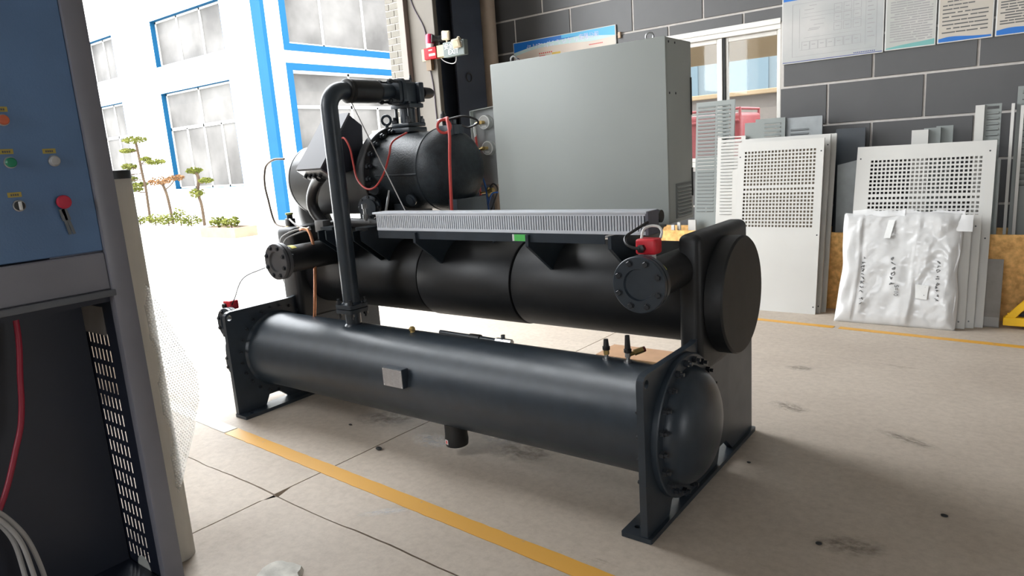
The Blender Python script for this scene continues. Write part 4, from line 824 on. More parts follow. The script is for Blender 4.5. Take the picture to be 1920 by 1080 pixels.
b = nbm(); cyl(b, (-2.62, 3.26, 1.245), (-2.62, 3.26, 1.30), 0.012, 12); cyl(b, (-2.62, 3.26, 1.275), (-2.585, 3.26, 1.285), 0.016, 8); cyl(b, (-2.69, 3.262, 1.268), (-2.64, 3.262, 1.272), 0.006, 8); obj('brass_valve', b, brass, gp)
b = nbm(); tube(b, [(-2.615, 3.26, 1.295), (-2.585, 3.265, 1.32), (-2.56, 3.27, 1.29), (-2.58, 3.26, 1.22), (-2.62, 3.25, 1.14)], 0.005, 8, 8); obj('black_cable', b, black_plastic, gp)

# ================================================================ MACHINE AT THE LEFT EDGE
mc = thing('control_machine', 'tall dark blue machine cabinet with push buttons at the left edge', 'machine', (-2.75, 0.6, 0))
MX = -2.5
b = nbm(); box(b, MX - 0.03, MX + 0.012, 1.020, 1.092, 0, 2.6, 0.008, 2); box(b, MX - 0.6, MX - 0.03, 1.062, 1.092, 1.11, 2.6); obj('corner_post', b, machine_frame, mc)
b = nbm(); box(b, MX - 0.03, MX + 0.0, -0.6, 1.020, 1.268, 2.6, 0.003, 1); fp = obj('button_panel', b, machine_blue, mc)
b = nbm(); box(b, MX - 0.03, MX + 0.004, -0.6, 1.020, 1.135, 1.262, 0.004, 1); obj('lower_rail', b, machine_frame, mc)
b = nbm(); box(b, MX - 0.06, MX + 0.018, -0.6, 1.030, 1.112, 1.134, 0.004, 2); obj('ledge', b, sill_m, mc)
b = nbm(); box(b, MX - 0.62, MX - 0.60, -0.6, 1.092, 0, 2.6); box(b, MX - 0.6, MX - 0.03, -0.6, 1.06, 2.55, 2.6); obj('back_panel', b, machine_dark, mc, 0)
b = nbm(); box(b, MX - 0.6, MX - 0.02, -0.6, 1.026, 1.09, 1.11); obj('inner_shelf', b, machine_dark, mc, 0)
# slotted side sheet, daylight shows through its slots
us = [-3.1]
for k in range(6): us += [-2.776 + 0.030 * k, -2.776 + 0.030 * k + 0.0085]
us += [-2.53]
vs = [0.0]
for k in range(15): vs += [0.055 + 0.0615 * k, 0.055 + 0.0615 * k + 0.043]
vs += [1.09]
b = nbm(); grid(b, us, vs, lambda i, j: i % 2 == 1 and 1 <= i <= 11 and j % 2 == 1, PY, 1.030, 1.0306); obj('slotted_side', b, machine_dark, mc, 0)
b = nbm(); lathe(b, (-2.672, 1.0295, 0.018), (0, -1, 0), [(0, 0.05), (0.001, 0.05)], 28); obj('round_plate', b, slot_m, mc)
b = nbm(); box(b, -2.80, -2.62, 1.026, 1.0295, 0.955, 1.06); obj('paper_note', b, grey_board, mc, 0)
b = nbm(); box(b, MX - 0.6, MX - 0.05, -0.6, 1.026, 0.0, 0.02); obj('base_tray', b, machine_dark, mc, 0)
b = nbm(); box(b, MX - 0.30, MX - 0.29, -0.6, 1.026, 0.02, 1.09); obj('inner_panel', b, mat('machine_inner_panel', (0.018, 0.022, 0.035), 0.4), mc, 0)
b = nbm(); tube(b, [(-2.6, 0.763, 1.10), (-2.6, 0.757, 1.0), (-2.6, 0.742, 0.90), (-2.6, 0.725, 0.78), (-2.6, 0.695, 0.68), (-2.6, 0.60, 0.47), (-2.6, 0.45, 0.35)], 0.009, 12, 8); obj('red_hose', b, mat('crimson_hose', (0.32, 0.015, 0.04), 0.45), mc)
for dx, dy in ((0, 0), (0.01, 0.018), (0.02, -0.012)):
    b = nbm(); tube(b, [(-2.58 - dx, 0.40 + dy, 0.58), (-2.58 - dx, 0.55 + dy, 0.52), (-2.58 - dx, 0.63 + dy, 0.40), (-2.58 - dx, 0.655 + dy * 1.5, 0.25), (-2.58 - dx, 0.66 + dy * 2, 0.03)], 0.0075, 10, 8); obj('grey_cable', b, wire_grey, mc)
def button(y, z, m, kind):
    b = nbm(); lathe(b, (MX, y, z), (1, 0, 0), [(0, 0.0175), (0.006, 0.0175), (0.0075, 0.0150)], 32); o = obj('button', b, steel, mc)
    if kind == 'knob':
        b = nbm(); lathe(b, (MX + 0.0075, y, z), (1, 0, 0), [(0, 0.0145), (0.004, 0.0140), (0.0045, 0)], 28); obj('dial', b, black_plastic, o)
        b = nbm(); box(b, MX + 0.011, MX + 0.021, y - 0.004, y + 0.004, z - 0.013, z + 0.013, 0.002, 2); obj('pointer', b, white_plastic, o)
    else:
        b = nbm(); lathe(b, (MX + 0.0075, y, z), (1, 0, 0), [(0, 0.0148), (0.008, 0.0145), (0.011, 0.012), (0.012, 0)], 32); obj('lens', b, m, o)
    return o
button(0.805, 1.697, btn_orange, 'b'); button(0.802, 1.571, btn_green, 'b'); button(0.922, 1.570, btn_white, 'b'); button(0.802, 1.440, None, 'knob')
for (y, z) in ((0.805, 1.729), (0.798, 1.604), (0.914, 1.601), (0.797, 1.474)):
    b = nbm(); box(b, MX, MX + 0.0012, y - 0.0185, y + 0.0185, z - 0.0075, z + 0.0075); t = obj('name_tag', b, tag_gold, mc, 0)
    b = nbm()
    for k in range(4): box(b, MX + 0.0012, MX + 0.0016, y - 0.011 + 0.0058 * k, y - 0.0068 + 0.0058 * k, z - 0.0035, z + 0.0025)
    obj('tag_print', b, ink, t, 0)
b = nbm(); cyl(b, (MX, 0.918, 1.440), (MX + 0.022, 0.918, 1.440), 0.0145, 28); es = obj('emergency_stop', b, black_plastic, mc, label='red mushroom emergency stop button')
b = nbm(); lathe(b, (MX + 0.022, 0.918, 1.440), (1, 0, 0), [(0, 0.016), (0.004, 0.0215), (0.010, 0.0215), (0.014, 0.019), (0.015, 0)], 36); obj('mushroom_head', b, btn_red, es)
b = nbm(); cyl(b, (MX + 0.008, 0.918, 1.440), (MX + 0.0081, 0.918, 1.440), 0.001, 6)
for (y0, z0, y1, z1) in ((0.913, 1.418, 0.926, 1.335), (0.920, 1.418, 0.938, 1.335)):
    d = Vector((0, y1 - y0, z1 - z0)); L = d.length; d.normalize(); s = Vector((0, d.z, -d.y))
    M = Matrix((Vector((1, 0, 0)), s, d)).transposed().to_4x4(); M.translation = Vector((MX + 0.010, y0, z0))
    box(b, -0.0012, 0.0012, -0.0045, 0.0045, L * 0.45, L, 0.0, 1, M); box(b, -0.002, 0.002, -0.008, 0.008, 0.0, L * 0.45, 0.0, 1, M)
obj('keys', b, mat('key_steel', (0.16, 0.17, 0.18), 0.35, 0.7), es, 0)

# roll of white foam with loose bubble wrap behind the machine
bw = thing('bubble_wrap_roll', 'upright white foam roll with a loose flap of bubble wrap beside the machine', 'packing roll', (-2.66, 1.175, 0))
b = nbm(); lathe(b, (-2.665, 1.158, 0), (0, 0, 1), [(0.0, 0.058), (0.0, 0.062), (1.50, 0.062), (1.50, 0.058), (0.0, 0.058)], 32); obj('foam_roll', b, thin_foam, bw)
b = nbm(); lathe(b, (-2.665, 1.158, 1.50), (0, 0, 1), [(0, 0.064), (0.03, 0.064), (0.032, 0.03)], 24); obj('roll_end', b, black_plastic, bw)
sh = nbm(); dots = nbm(); NU, NV = 22, 60
edge = [(1.16, 0.0), (1.06, 0.05), (0.90, 0.105), (0.74, 0.165), (0.62, 0.155), (0.50, 0.115), (0.39, 0.055), (0.30, 0.02), (0.22, 0.0)]
def wid(z):
    for (za, wa), (zb, wb_) in zip(edge, edge[1:]):
        if zb <= z <= za: return wa + (wb_ - wa) * (za - z) / (za - zb)
    return 0
def sp(s, z):
    return Vector((-2.605 - 0.10 * s * s * 4 + 0.006 * math.sin(z * 21), 1.165 + s, z))
rows = []
for j in range(NV + 1):
    z = 1.15 - 0.92 * j / NV; wd = max(0.004, wid(z)); rows.append([sh.verts.new(sp(wd * i / NU, z)) for i in range(NU + 1)])
for A, B in zip(rows, rows[1:]):
    for i in range(NU): sh.faces.new((A[i], A[i + 1], B[i + 1], B[i]))
obj('bubble_sheet', sh, bubble_film, bw)
z = 0.25; r_ = 0
while z < 1.12:
    s = 0.006 + (0.0055 if r_ % 2 else 0)
    while s < wid(z) - 0.004:
        p = sp(s, z) + Vector((0.0012, -0.0008, 0))
        lathe(dots, p, (0.75, -0.66, 0), [(0, 0.0040), (0.0015, 0.0034), (0.0024, 0)], 6); s += 0.011
    z += 0.0096; r_ += 1
obj('bubbles', dots, bubble_dot, bw, kind='stuff')

# ================================================================ GOODS ALONG THE BACK WALL
cr = thing('wooden_crate', 'long low wooden crate of particle board standing along the block wall', 'crate', (-1.2, 6.36, 0))
for k, (x0, x1) in enumerate(((-3.3, -1.052), (-1.048, 1.2))):
    b = nbm(); box(b, x0, x1, 6.205, 6.223, 0.07, 0.655, 0.002, 1); obj('front_board', b, wood, cr, 0)
    b = nbm(); box(b, x0, x1, 6.60, 6.618, 0.07, 0.655, 0.002, 1); obj('back_board', b, wood, cr, 0)
for x in (-3.3, -1.06, 1.18):
    b = nbm(); box(b, x, x + 0.02, 6.223, 6.60, 0.07, 0.655); obj('end_board', b, wood, cr, 0)
b = nbm(); box(b, -3.3, 1.2, 6.223, 6.60, 0.07, 0.09); obj('bottom_board', b, wood, cr, 0)
for y in (6.21, 6.37, 6.52):
    b = nbm(); box(b, -3.3, 1.2, y, y + 0.07, 0, 0.07); obj('runner', b, wood, cr, 0)

def lean(name, label, cat, xl, yb, zb, yt, zt, group=None, rz=0):
    th = math.atan2(yt - yb, zt - zb); h = math.hypot(yt - yb, zt - zb)
    return thing(name, label, cat, (xl, yb, zb), (-th, 0, rz), group), h
def LP(p, q, a): return Vector((p, a, q))
def edges(b, w, h, t, d):            # folded rim around a sheet
    box(b, 0, 0.003, t, d, 0, h); box(b, w - 0.003, w, t, d, 0, h); box(b, 0.003, w - 0.003, t, d, 0, 0.003); box(b, 0.003, w - 0.003, t, d, h - 0.003, h)
def perforated(name, label, xl, xr, yb, yt, zt, x0, x1, rows, n, m, screws):
    t, h = lean(name, label, 'panel', xl, yb, 0, yt, zt); w_ = xr - xl
    us = [0]
    for k in range(n):
        p = x0 + (x1 - x0) * k / n; us += [p, p + (x1 - x0) / n * 0.62]
    us += [w_]; vs = [0]
    for z in sorted(rows): vs += [z, z + 0.0185]
    vs += [h]
    b = nbm(); grid(b, us, vs, lambda i, j: i % 2 == 1 and j % 2 == 1, LP, 0, 0.0025); obj('perforated_sheet', b, m, t, 0, local=True)
    b = nbm(); edges(b, w_, h, 0.0025, 0.024); obj('folded_rim', b, m, t, 0, local=True)
    if n < 24: b = nbm(); box(b, 0.02, w_ - 0.02, 0.019, 0.0235, min(rows) - 0.04, max(rows) + 0.05); obj('backing', b, cream, t, 0, local=True)
    for (x, z) in screws:
        s = nbm(); lathe(s, (x, 0, z), (0, -1, 0), [(0, 0.006), (0.0012, 0.005), (0.0015, 0)], 12); obj('screw', s, bolt_m, t, local=True)
    return t
rA = [1.355 - 0.0305 * k for k in range(10)]; r0_ = rA[-1] - 0.043; rA += [r0_] + [r0_ - 0.040 - 0.0305 * k for k in range(10)]
perforated('perforated_panel', 'white perforated metal panel with a plain lower half, leaning in front of its stack', -2.105, -1.40, 5.95, 6.158, 1.44, 0.060, 0.655, rA, 21, powder, [(0.02, 1.33), (0.685, 1.35), (0.685, 0.66), (0.685, 0.06)])
def plain(name, label, xl, xr, yb, yt, zt, m=powder, zb=0.0, group=None, depth=0.022, screws=(), slot=None, topcut=0.0):
    t, h = lean(name, label, 'panel', xl, yb, zb, yt, zt, group); w_ = xr - xl
    b = nbm()
    if slot:
        us = [0, 0.02] ; us = [0] + [v for p in slot[0] for v in p] + [w_]; vs = [0] + [v for k in range(slot[3]) for v in (slot[1] + slot[2] * k, slot[1] + slot[2] * k + slot[2] * 0.55)] + [h]
        vs = [v for v in vs if v < h - 0.01] + [h]
        if len(vs) % 2: vs = vs[:-2] + [h]
        grid(b, us, vs, lambda i, j: i % 2 == 1 and j % 2 == 1, LP, 0, 0.0025)
    elif topcut: prism(b, [(0, 0), (w_, 0), (w_, h), (0, h - topcut)], LP, 0, 0.0025)
    else: box(b, 0, w_, 0, 0.0025, 0, h)
    obj('sheet', b, m, t, 0, local=True)
    b = nbm()
    if topcut: box(b, 0, 0.003, 0.0025, depth, 0, h - topcut); box(b, w_ - 0.003, w_, 0.0025, depth, 0, h)
    else: edges(b, w_, h, 0.0025, depth)
    obj('folded_rim', b, m, t, 0, local=True)
    for (x, z) in screws:
        s = nbm(); lathe(s, (x, 0, z), (0, -1, 0), [(0, 0.006), (0.0012, 0.005), (0.0015, 0)], 12); obj('screw', s, bolt_m, t, local=True)
    if slot:
        b = nbm()
        for p in slot[0]:
            for k in range(slot[3]):
                z = slot[1] + slot[2] * k
                if z + slot[2] < h - 0.01: prism(b, [(0.001, z + slot[2] * 0.55), (-0.010, z + slot[2] * 0.15), (-0.0085, z + slot[2] * 0.12), (0.0025, z + slot[2] * 0.5)], lambda q, r, a: Vector((a, q, r)), p[0], p[1])
        obj('louvre_slats', b, m, t, 0, local=True, kind='stuff')
    return t
plain('sheet_panel', 'plain white sheet panel directly behind the perforated panel near the chiller', -2.09, -1.372, 5.995, 6.245, 1.466, depth=0.026, screws=[(0.70, 1.40), (0.70, 0.06)])
plain('sheet_panel', 'rearmost white sheet panel of the stack near the chiller, only its right edge showing', -2.07, -1.343, 6.06, 6.325, 1.468, depth=0.018)
rB = [1.255 - 0.0318 * k for k in range(9)]; r1_ = rB[-1] - 0.042; rB += [r1_] + [r1_ - 0.042 - 0.0318 * k for k in range(8)]
perforated('perforated_panel', 'wide white perforated metal panel leaning behind the plastic wrapped bag', -1.176, -0.243, 5.953, 6.30, 1.344, 0.105, 0.862, rB, 26, powder, [(0.028, 1.29), (0.895, 1.31), (0.905, 0.66)])
plain('sheet_panel', 'short white sheet panel just behind the wrapped bag, at the left of two', -1.05, -0.350, 5.874, 6.02, 0.822, depth=0.02, screws=[(0.66, 0.75), (0.66, 0.05)])
plain('sheet_panel', 'short white sheet panel behind the wrapped bag, next to the wide perforated panel', -0.99, -0.297, 5.912, 6.075, 0.818, depth=0.02, screws=[(0.66, 0.75), (0.66, 0.05)])
# panels standing in the crate against the wall
SC2 = [(0.02, 0.185), (0.205, 0.33)]
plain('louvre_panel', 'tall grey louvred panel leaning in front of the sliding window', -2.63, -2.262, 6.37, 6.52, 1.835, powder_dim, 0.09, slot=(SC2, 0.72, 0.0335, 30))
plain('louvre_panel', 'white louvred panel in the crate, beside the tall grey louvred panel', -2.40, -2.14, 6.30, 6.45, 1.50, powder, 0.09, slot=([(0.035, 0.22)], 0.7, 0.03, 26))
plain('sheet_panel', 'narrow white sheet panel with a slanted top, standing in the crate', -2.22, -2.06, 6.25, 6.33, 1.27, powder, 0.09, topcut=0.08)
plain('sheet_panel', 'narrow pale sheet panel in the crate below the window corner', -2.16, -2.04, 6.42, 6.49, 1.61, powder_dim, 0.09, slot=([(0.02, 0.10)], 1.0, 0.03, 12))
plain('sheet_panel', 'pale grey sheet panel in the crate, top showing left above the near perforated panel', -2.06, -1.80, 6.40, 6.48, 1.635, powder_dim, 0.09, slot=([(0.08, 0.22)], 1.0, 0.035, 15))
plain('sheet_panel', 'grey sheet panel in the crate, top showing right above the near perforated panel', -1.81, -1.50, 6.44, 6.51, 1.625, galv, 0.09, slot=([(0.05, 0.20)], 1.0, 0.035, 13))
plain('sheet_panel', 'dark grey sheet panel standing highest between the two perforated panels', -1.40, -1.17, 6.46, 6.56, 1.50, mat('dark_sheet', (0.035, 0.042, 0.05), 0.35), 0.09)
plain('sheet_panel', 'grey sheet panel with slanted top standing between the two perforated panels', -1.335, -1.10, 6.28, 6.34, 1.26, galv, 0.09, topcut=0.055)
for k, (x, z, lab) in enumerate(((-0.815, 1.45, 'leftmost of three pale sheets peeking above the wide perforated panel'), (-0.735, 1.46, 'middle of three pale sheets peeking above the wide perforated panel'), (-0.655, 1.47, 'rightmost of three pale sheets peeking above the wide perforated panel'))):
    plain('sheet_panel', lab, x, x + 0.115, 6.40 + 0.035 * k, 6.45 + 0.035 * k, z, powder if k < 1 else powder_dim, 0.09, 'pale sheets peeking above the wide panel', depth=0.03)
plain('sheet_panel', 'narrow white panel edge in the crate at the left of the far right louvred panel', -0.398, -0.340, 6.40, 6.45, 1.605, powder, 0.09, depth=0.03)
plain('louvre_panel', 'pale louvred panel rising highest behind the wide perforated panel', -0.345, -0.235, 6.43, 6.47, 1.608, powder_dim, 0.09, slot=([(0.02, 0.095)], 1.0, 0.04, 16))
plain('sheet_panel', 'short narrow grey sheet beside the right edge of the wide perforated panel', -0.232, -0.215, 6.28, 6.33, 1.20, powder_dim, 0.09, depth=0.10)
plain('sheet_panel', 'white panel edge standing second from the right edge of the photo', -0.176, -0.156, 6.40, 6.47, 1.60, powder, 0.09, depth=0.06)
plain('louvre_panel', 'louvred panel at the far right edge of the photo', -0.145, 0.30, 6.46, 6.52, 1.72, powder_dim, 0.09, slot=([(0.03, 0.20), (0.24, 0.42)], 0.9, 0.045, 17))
plain('sheet_panel', 'white panel edge standing at the far right above the yellow trolley', -0.118, -0.098, 6.36, 6.42, 1.58, powder, 0.09, depth=0.05)
for k, (x, lab) in enumerate(((-2.80, 'leftmost of three small white strips standing in the crate below the control cabinet'), (-2.755, 'middle of three small white strips standing in the crate below the control cabinet'), (-2.66, 'rightmost and tallest of three small white strips standing in the crate below the control cabinet'))):
    plain('metal_strip', lab, x, x + (0.03 if k < 2 else 0.075), 6.25 + 0.04 * k, 6.26 + 0.04 * k, 0.70 + 0.02 * k, powder, 0.09, 'white strips in the crate', depth=0.02)

# wrapped bag in front of the wide panel
bag, bh = lean('wrapped_bag', 'white foam bag in clear plastic with handwriting, leaning in front of the wide panel', 'bag', -1.195, 5.795, 0, 5.985, 0.845)
W, Hh, NX, NZ = 0.79, bh, 66, 72
def fold(s, t):
    f = 0.020 * noise.noise(Vector((s * 3.2, t * 2.3, 5.1))) + 0.012 * noise.noise(Vector((s * 9, t * 6 - s * 3, 2.2)))
    f += 0.005 * math.exp(-((s - 0.17 + 0.03 * (1 - t)) / 0.018) ** 2) + 0.006 * math.exp(-((s - 0.66 + 0.05 * (1 - t)) / 0.02) ** 2) - 0.006 * math.exp(-((s - 0.20 + 0.03 * (1 - t)) / 0.02) ** 2)
    f += 0.008 * abs(noise.noise(Vector((s * 14, t * 14, 9)))) * (1 if t > 0.72 or s > 0.68 else 0.4)
    return f
b = nbm(); fr_, bk_ = [], []
for j in range(NZ + 1):
    t = j / NZ; A, B = [], []
    for i in range(NX + 1):
        s = i / NX; e = min(1, min(s, 1 - s) * 14, min(t, 1 - t) * 12) ** 0.5
        xo = -0.028 * (1 - t) ** 6 * (1 - s) + 0.012 * math.sin(t * 9) * (s - 0.5) + 0.008 * noise.noise(Vector((s * 2, t * 5, 1)))
        zo = 0.02 * noise.noise(Vector((s * 4, 0.3, 8))) * t ** 8
        z = t * Hh + zo
        A.append(b.verts.new((s * W + xo, 0.0 - (0.030 * e + fold(s, t) * e), z))); B.append(b.verts.new((s * W + xo, 0.030 * e, z)))
    fr_.append(A); bk_.append(B)
for j in range(NZ):
    for i in range(NX):
        b.faces.new((fr_[j][i], fr_[j][i + 1], fr_[j + 1][i + 1], fr_[j + 1][i])); b.faces.new((bk_[j][i], bk_[j + 1][i], bk_[j + 1][i + 1], bk_[j][i + 1]))
for j in range(NZ):
    for i in (0, NX): b.faces.new((fr_[j][i], fr_[j + 1][i], bk_[j + 1][i], bk_[j][i]))
for i in range(NX):
    for j in (0, NZ): b.faces.new((fr_[j][i], fr_[j][i + 1], bk_[j][i + 1], bk_[j][i]))
bagm = mat('foam_under_film', (0.58, 0.575, 0.565), 0.30, 0, 0.05, 7, 0.12, 26, coat=0.4, rvar=0.1)
obj('foam_body', b, bagm, bag, 60, local=True)
def on_bag(x, z): return -(0.030 + fold(x / W, z / Hh)) - 0.0025
b = nbm(); q = [(0.525, 0.325), (0.612, 0.318), (0.605, 0.215), (0.530, 0.222)]
vs_ = [b.verts.new((x, on_bag(x, z) - 0.004, z)) for x, z in q]; b.faces.new(vs_); ex = bmesh.ops.extrude_face_region(b, geom=b.faces[:])
for g in ex['geom']:
    if isinstance(g, bmesh.types.BMVert): g.co.y -= 0.0012
pn = obj('paper_note', b, white_plastic, bag, 0, local=True)
def scribble(x0, z0, n, size, seed, parent, off=0.0, name='handwriting'):
    rnd = random.Random(seed); b = nbm(); z = z0
    for k in range(n):
        pts = []
        for s in range(4 + rnd.randint(0, 2)):
            x = x0 + rnd.uniform(0, size); zz = z - rnd.uniform(0, size * 0.8); pts.append((x, on_bag(x, zz) - off, zz))
        tube(b, pts, 0.0022, 5, 3); z -= size * 1.1
    obj(name, b, ink, parent, 0, local=True)
scribble(0.145, 0.520, 7, 0.028, 3, bag); scribble(0.145, 0.325, 3, 0.028, 9, bag); scribble(0.150, 0.200, 2, 0.028, 10, bag)
scribble(0.350, 0.525, 6, 0.034, 4, bag); scribble(0.650, 0.505, 6, 0.029, 5, bag); scribble(0.650, 0.320, 4, 0.028, 8, bag)
scribble(0.545, 0.310, 4, 0.018, 6, pn, 0.006); scribble(0.575, 0.310, 4, 0.018, 7, pn, 0.006)
me = text_mesh('handwriting', 'S=10', 0.042, ink); o = link('handwriting', me, bag, True, axes_matrix((0.40, on_bag(0.40, 0.27) - 0.004, 0.27), (0, 0, -1), (1, 0, 0)))
b = nbm(); t_ = 0.0015
for (x0, x1, z0, z1, yo) in ((0.06, 0.42, Hh - 0.03, Hh + 0.018, 0.02), (0.40, 0.80, Hh - 0.05, Hh + 0.01, 0.015), (0.755, 0.855, Hh - 0.14, Hh - 0.02, 0.025)):
    n = 14; A = []
    for k in range(n + 1):
        x = x0 + (x1 - x0) * k / n; y = -yo + 0.012 * noise.noise(Vector((x * 12, z0, 3))); A.append((b.verts.new((x, y, z0 + 0.01 * noise.noise(Vector((x * 9, 1, 1))))), b.verts.new((x, y + 0.01, z1 + 0.016 * noise.noise(Vector((x * 10, 5, 1)))))))
    for P_, Q_ in zip(A, A[1:]): b.faces.new((P_[0], Q_[0], Q_[1], P_[1]))
fo = obj('loose_film', b, film_mat('loose_film', 0.6, (0.93, 0.93, 0.93), 0.15), bag, 60, local=True)
b = nbm(); n = 10; A = []
for k in range(n + 1):
    z = Hh - 0.06 - 0.14 * k / n; x = 0.315 - 0.025 * k / n; A.append((b.verts.new((x, on_bag(x, z) - 0.004, z)), b.verts.new((x + 0.045, on_bag(x, z) - 0.010, z))))
for P_, Q_ in zip(A, A[1:]): b.faces.new((P_[0], Q_[0], Q_[1], P_[1]))
obj('tape_strip', b, white_plastic, bag, 60, local=True)

gb, gh = lean('grey_board', 'small weathered grey board leaning against the crate beside the yellow trolley', 'board', -0.262, 5.99, 0, 6.10, 0.49)
b = nbm(); box(b, 0, 0.115, 0, 0.014, 0, gh, 0.002, 1); obj('board', b, grey_board, gb, 0, local=True)
b = nbm(); box(b, 0.004, 0.111, -0.001, 0.0, 0.01, 0.075); obj('pale_patch', b, mat('pale_board', (0.34, 0.33, 0.32), 0.7), gb, 0, local=True)
tr = thing('trolley', 'yellow steel trolley with black wheels at the right edge', 'trolley', (0.2, 5.9, 0))
b = nbm(); box(b, -0.125, 0.62, 5.975, 6.04, 0.025, 0.085, 0.004, 1); box(b, -0.125, 0.62, 5.62, 5.68, 0.025, 0.085, 0.004, 1) if False else None; obj('frame_bar', b, yellow_steel, tr, 0)
b = nbm(); prism(b, [(-0.115, 0.085), (0.16, 0.42), (0.20, 0.42), (-0.055, 0.085)], PY, 5.985, 6.03); obj('sloped_bar', b, yellow_steel, tr, 0)
b = nbm(); box(b, 0.15, 0.60, 5.985, 6.03, 0.40, 0.44, 0.004, 1); obj('top_bar', b, yellow_steel, tr, 0)
b = nbm(); cyl(b, (-0.092, 6.0, 0.085), (-0.092, 6.0, 0.115), 0.012, 6); obj('bolt', b, yellow_steel, tr)
for x in (0.02, 0.52):
    b = nbm(); cyl(b, (x, 6.04, 0.06), (x, 6.085, 0.06), 0.06, 24); obj('wheel', b, black_plastic, tr)
b = nbm(); box(b, 0.0, 0.58, 5.99, 6.025, 0.10, 0.30); obj('chain_guard', b, black_plastic, tr, 0)

# ================================================================ ON THE WALLS
def board(name, label, x0, x1, z0, z1, m, cat='poster', y=6.670):
    b = nbm(); box(b, x0, x1, y, 6.687, z0, z1, 0.002, 1); o = obj(name, b, mat('board_edge', (0.55, 0.55, 0.53), 0.4), None, 0); tag(o, label, cat)
    b = nbm(); box(b, x0 + 0.008, x1 - 0.008, y - 0.0008, y, z0 + 0.008, z1 - 0.008); obj('print_ground', b, m, o, 0)
    return o
def strips(parent, rects, m, y, name='print'):
    b = nbm()
    for (x0, x1, z0, z1) in rects: box(b, x0, x1, y - 0.0006, y, z0, z1)
    obj(name, b, m, parent, 0)
def wave(parent, pts_lo, pts_hi, m, y, name='print_wave'):
    b = nbm(); y -= 0.0006; lo = catmull([Vector((p[0], 0, p[1])) for p in pts_lo], 8); hi = catmull([Vector((p[0], 0, p[1])) for p in pts_hi], 8)
    A = [(b.verts.new((l.x, y, l.z)), b.verts.new((h.x, y, h.z))) for l, h in zip(lo, hi)]
    for P_, Q_ in zip(A, A[1:]): b.faces.new((P_[0], Q_[0], Q_[1], P_[1]))
    obj(name, b, m, parent, 0)
Yp = 6.6692
bn = board('banner_board', 'long blue and white company banner board above the control cabinet', -4.85, -3.54, 2.40, 2.705, pink_print, 'banner')
wave(bn, [(-4.84, 2.595), (-4.5, 2.64), (-4.1, 2.655), (-3.8, 2.655), (-3.55, 2.61)], [(-4.84, 2.697), (-4.5, 2.697), (-4.1, 2.697), (-3.8, 2.697), (-3.55, 2.697)], blue_print, Yp - 0.0004)
wave(bn, [(-4.84, 2.56), (-4.5, 2.605), (-4.1, 2.60), (-3.8, 2.585), (-3.55, 2.60)], [(-4.84, 2.60), (-4.5, 2.645), (-4.1, 2.66), (-3.8, 2.66), (-3.55, 2.62)], ice_print, Yp - 0.0002)
wave(bn, [(-4.2, 2.665), (-4.0, 2.66), (-3.9, 2.645), (-3.75, 2.63), (-3.55, 2.605)], [(-4.2, 2.697), (-4.0, 2.697), (-3.9, 2.697), (-3.75, 2.697), (-3.55, 2.697)], sky_print, Yp - 0.0008)
rn = random.Random(5); b = nbm()
for k in range(12):
    x = -4.66 + 0.076 * k; z = 2.628
    for s in range(7):
        ax, az = x + rn.uniform(0, 0.05), z + rn.uniform(-0.022, 0.022)
        if rn.random() < 0.5: box(b, ax, ax + 0.022, Yp - 0.0016, Yp - 0.001, az, az + 0.005)
        else: box(b, ax, ax + 0.005, Yp - 0.0016, Yp - 0.001, az - 0.012, az + 0.012)
obj('title_print', b, mat('pale_violet_print', (0.66, 0.66, 0.80), 0.5), bn, 0)
link('title_print', text_mesh('title_print', '有限公司', 0.062, mat('violet_print', (0.50, 0.52, 0.74), 0.5)), bn, False, axes_matrix((-3.86, Yp - 0.0022, 2.640), (1, 0, 0), (0, 0, 1)))
strips(bn, [(-4.50 + 0.026 * k, -4.484 + 0.026 * k, 2.538, 2.552) for k in range(7)] + [(-3.86 + 0.014 * k, -3.85 + 0.014 * k, 2.545, 2.556) for k in range(12)], red_print, Yp)
strips(bn, [(-4.50, -4.42, 2.505, 2.522)], red_print, Yp); strips(bn, [(-4.33, -4.22, 2.512, 2.535)], yel_print, Yp)
b = nbm(); torus(b, (-4.80, Yp - 0.001, 2.505), (0, 1, 0), 0.03, 0.004, 28, 6); obj('emblem', b, ink_blue, bn)
p1 = board('notice_board', 'wide pale plan board with a floor layout drawing, leftmost on the block wall', -1.888, -1.076, 2.098, 2.72, board_a)
strips(p1, [(-1.875, -1.085, 2.625, 2.70)], blue_print, Yp); strips(p1, [(-1.88, -1.084, 2.106, 2.112)], ink_blue, Yp); strips(p1, [(-1.30 + 0.014 * k, -1.291 + 0.014 * k, 2.119, 2.127) for k in range(12)], ink_blue, Yp)
L_ = [(-1.80, -1.797, 2.15, 2.59), (-1.797, -1.13, 2.15, 2.152), (-1.797, -1.13, 2.588, 2.59), (-1.133, -1.13, 2.15, 2.59), (-1.215, -1.213, 2.18, 2.588), (-1.74, -1.738, 2.22, 2.55), (-1.738, -1.23, 2.20, 2.202), (-1.70, -1.25, 2.30, 2.302), (-1.72, -1.30, 2.47, 2.472), (-1.70, -1.40, 2.50, 2.502)]
for k in range(7): x = -1.72 + 0.068 * k; L_ += [(x, x + 0.0025, 2.20, 2.27), (x + 0.062, x + 0.0645, 2.20, 2.27), (x, x + 0.062, 2.268, 2.271), (x + 0.015, x + 0.045, 2.238, 2.243)]
for i in range(3):
    for j in range(3): x = -1.46 + 0.075 * i; z = 2.33 + 0.075 * j; L_ += [(x, x + 0.0025, z, z + 0.065), (x + 0.06, x + 0.0625, z, z + 0.065), (x, x + 0.06, z + 0.062, z + 0.065), (x, x + 0.06, z, z + 0.0025), (x + 0.015, x + 0.045, z + 0.03, z + 0.035)]
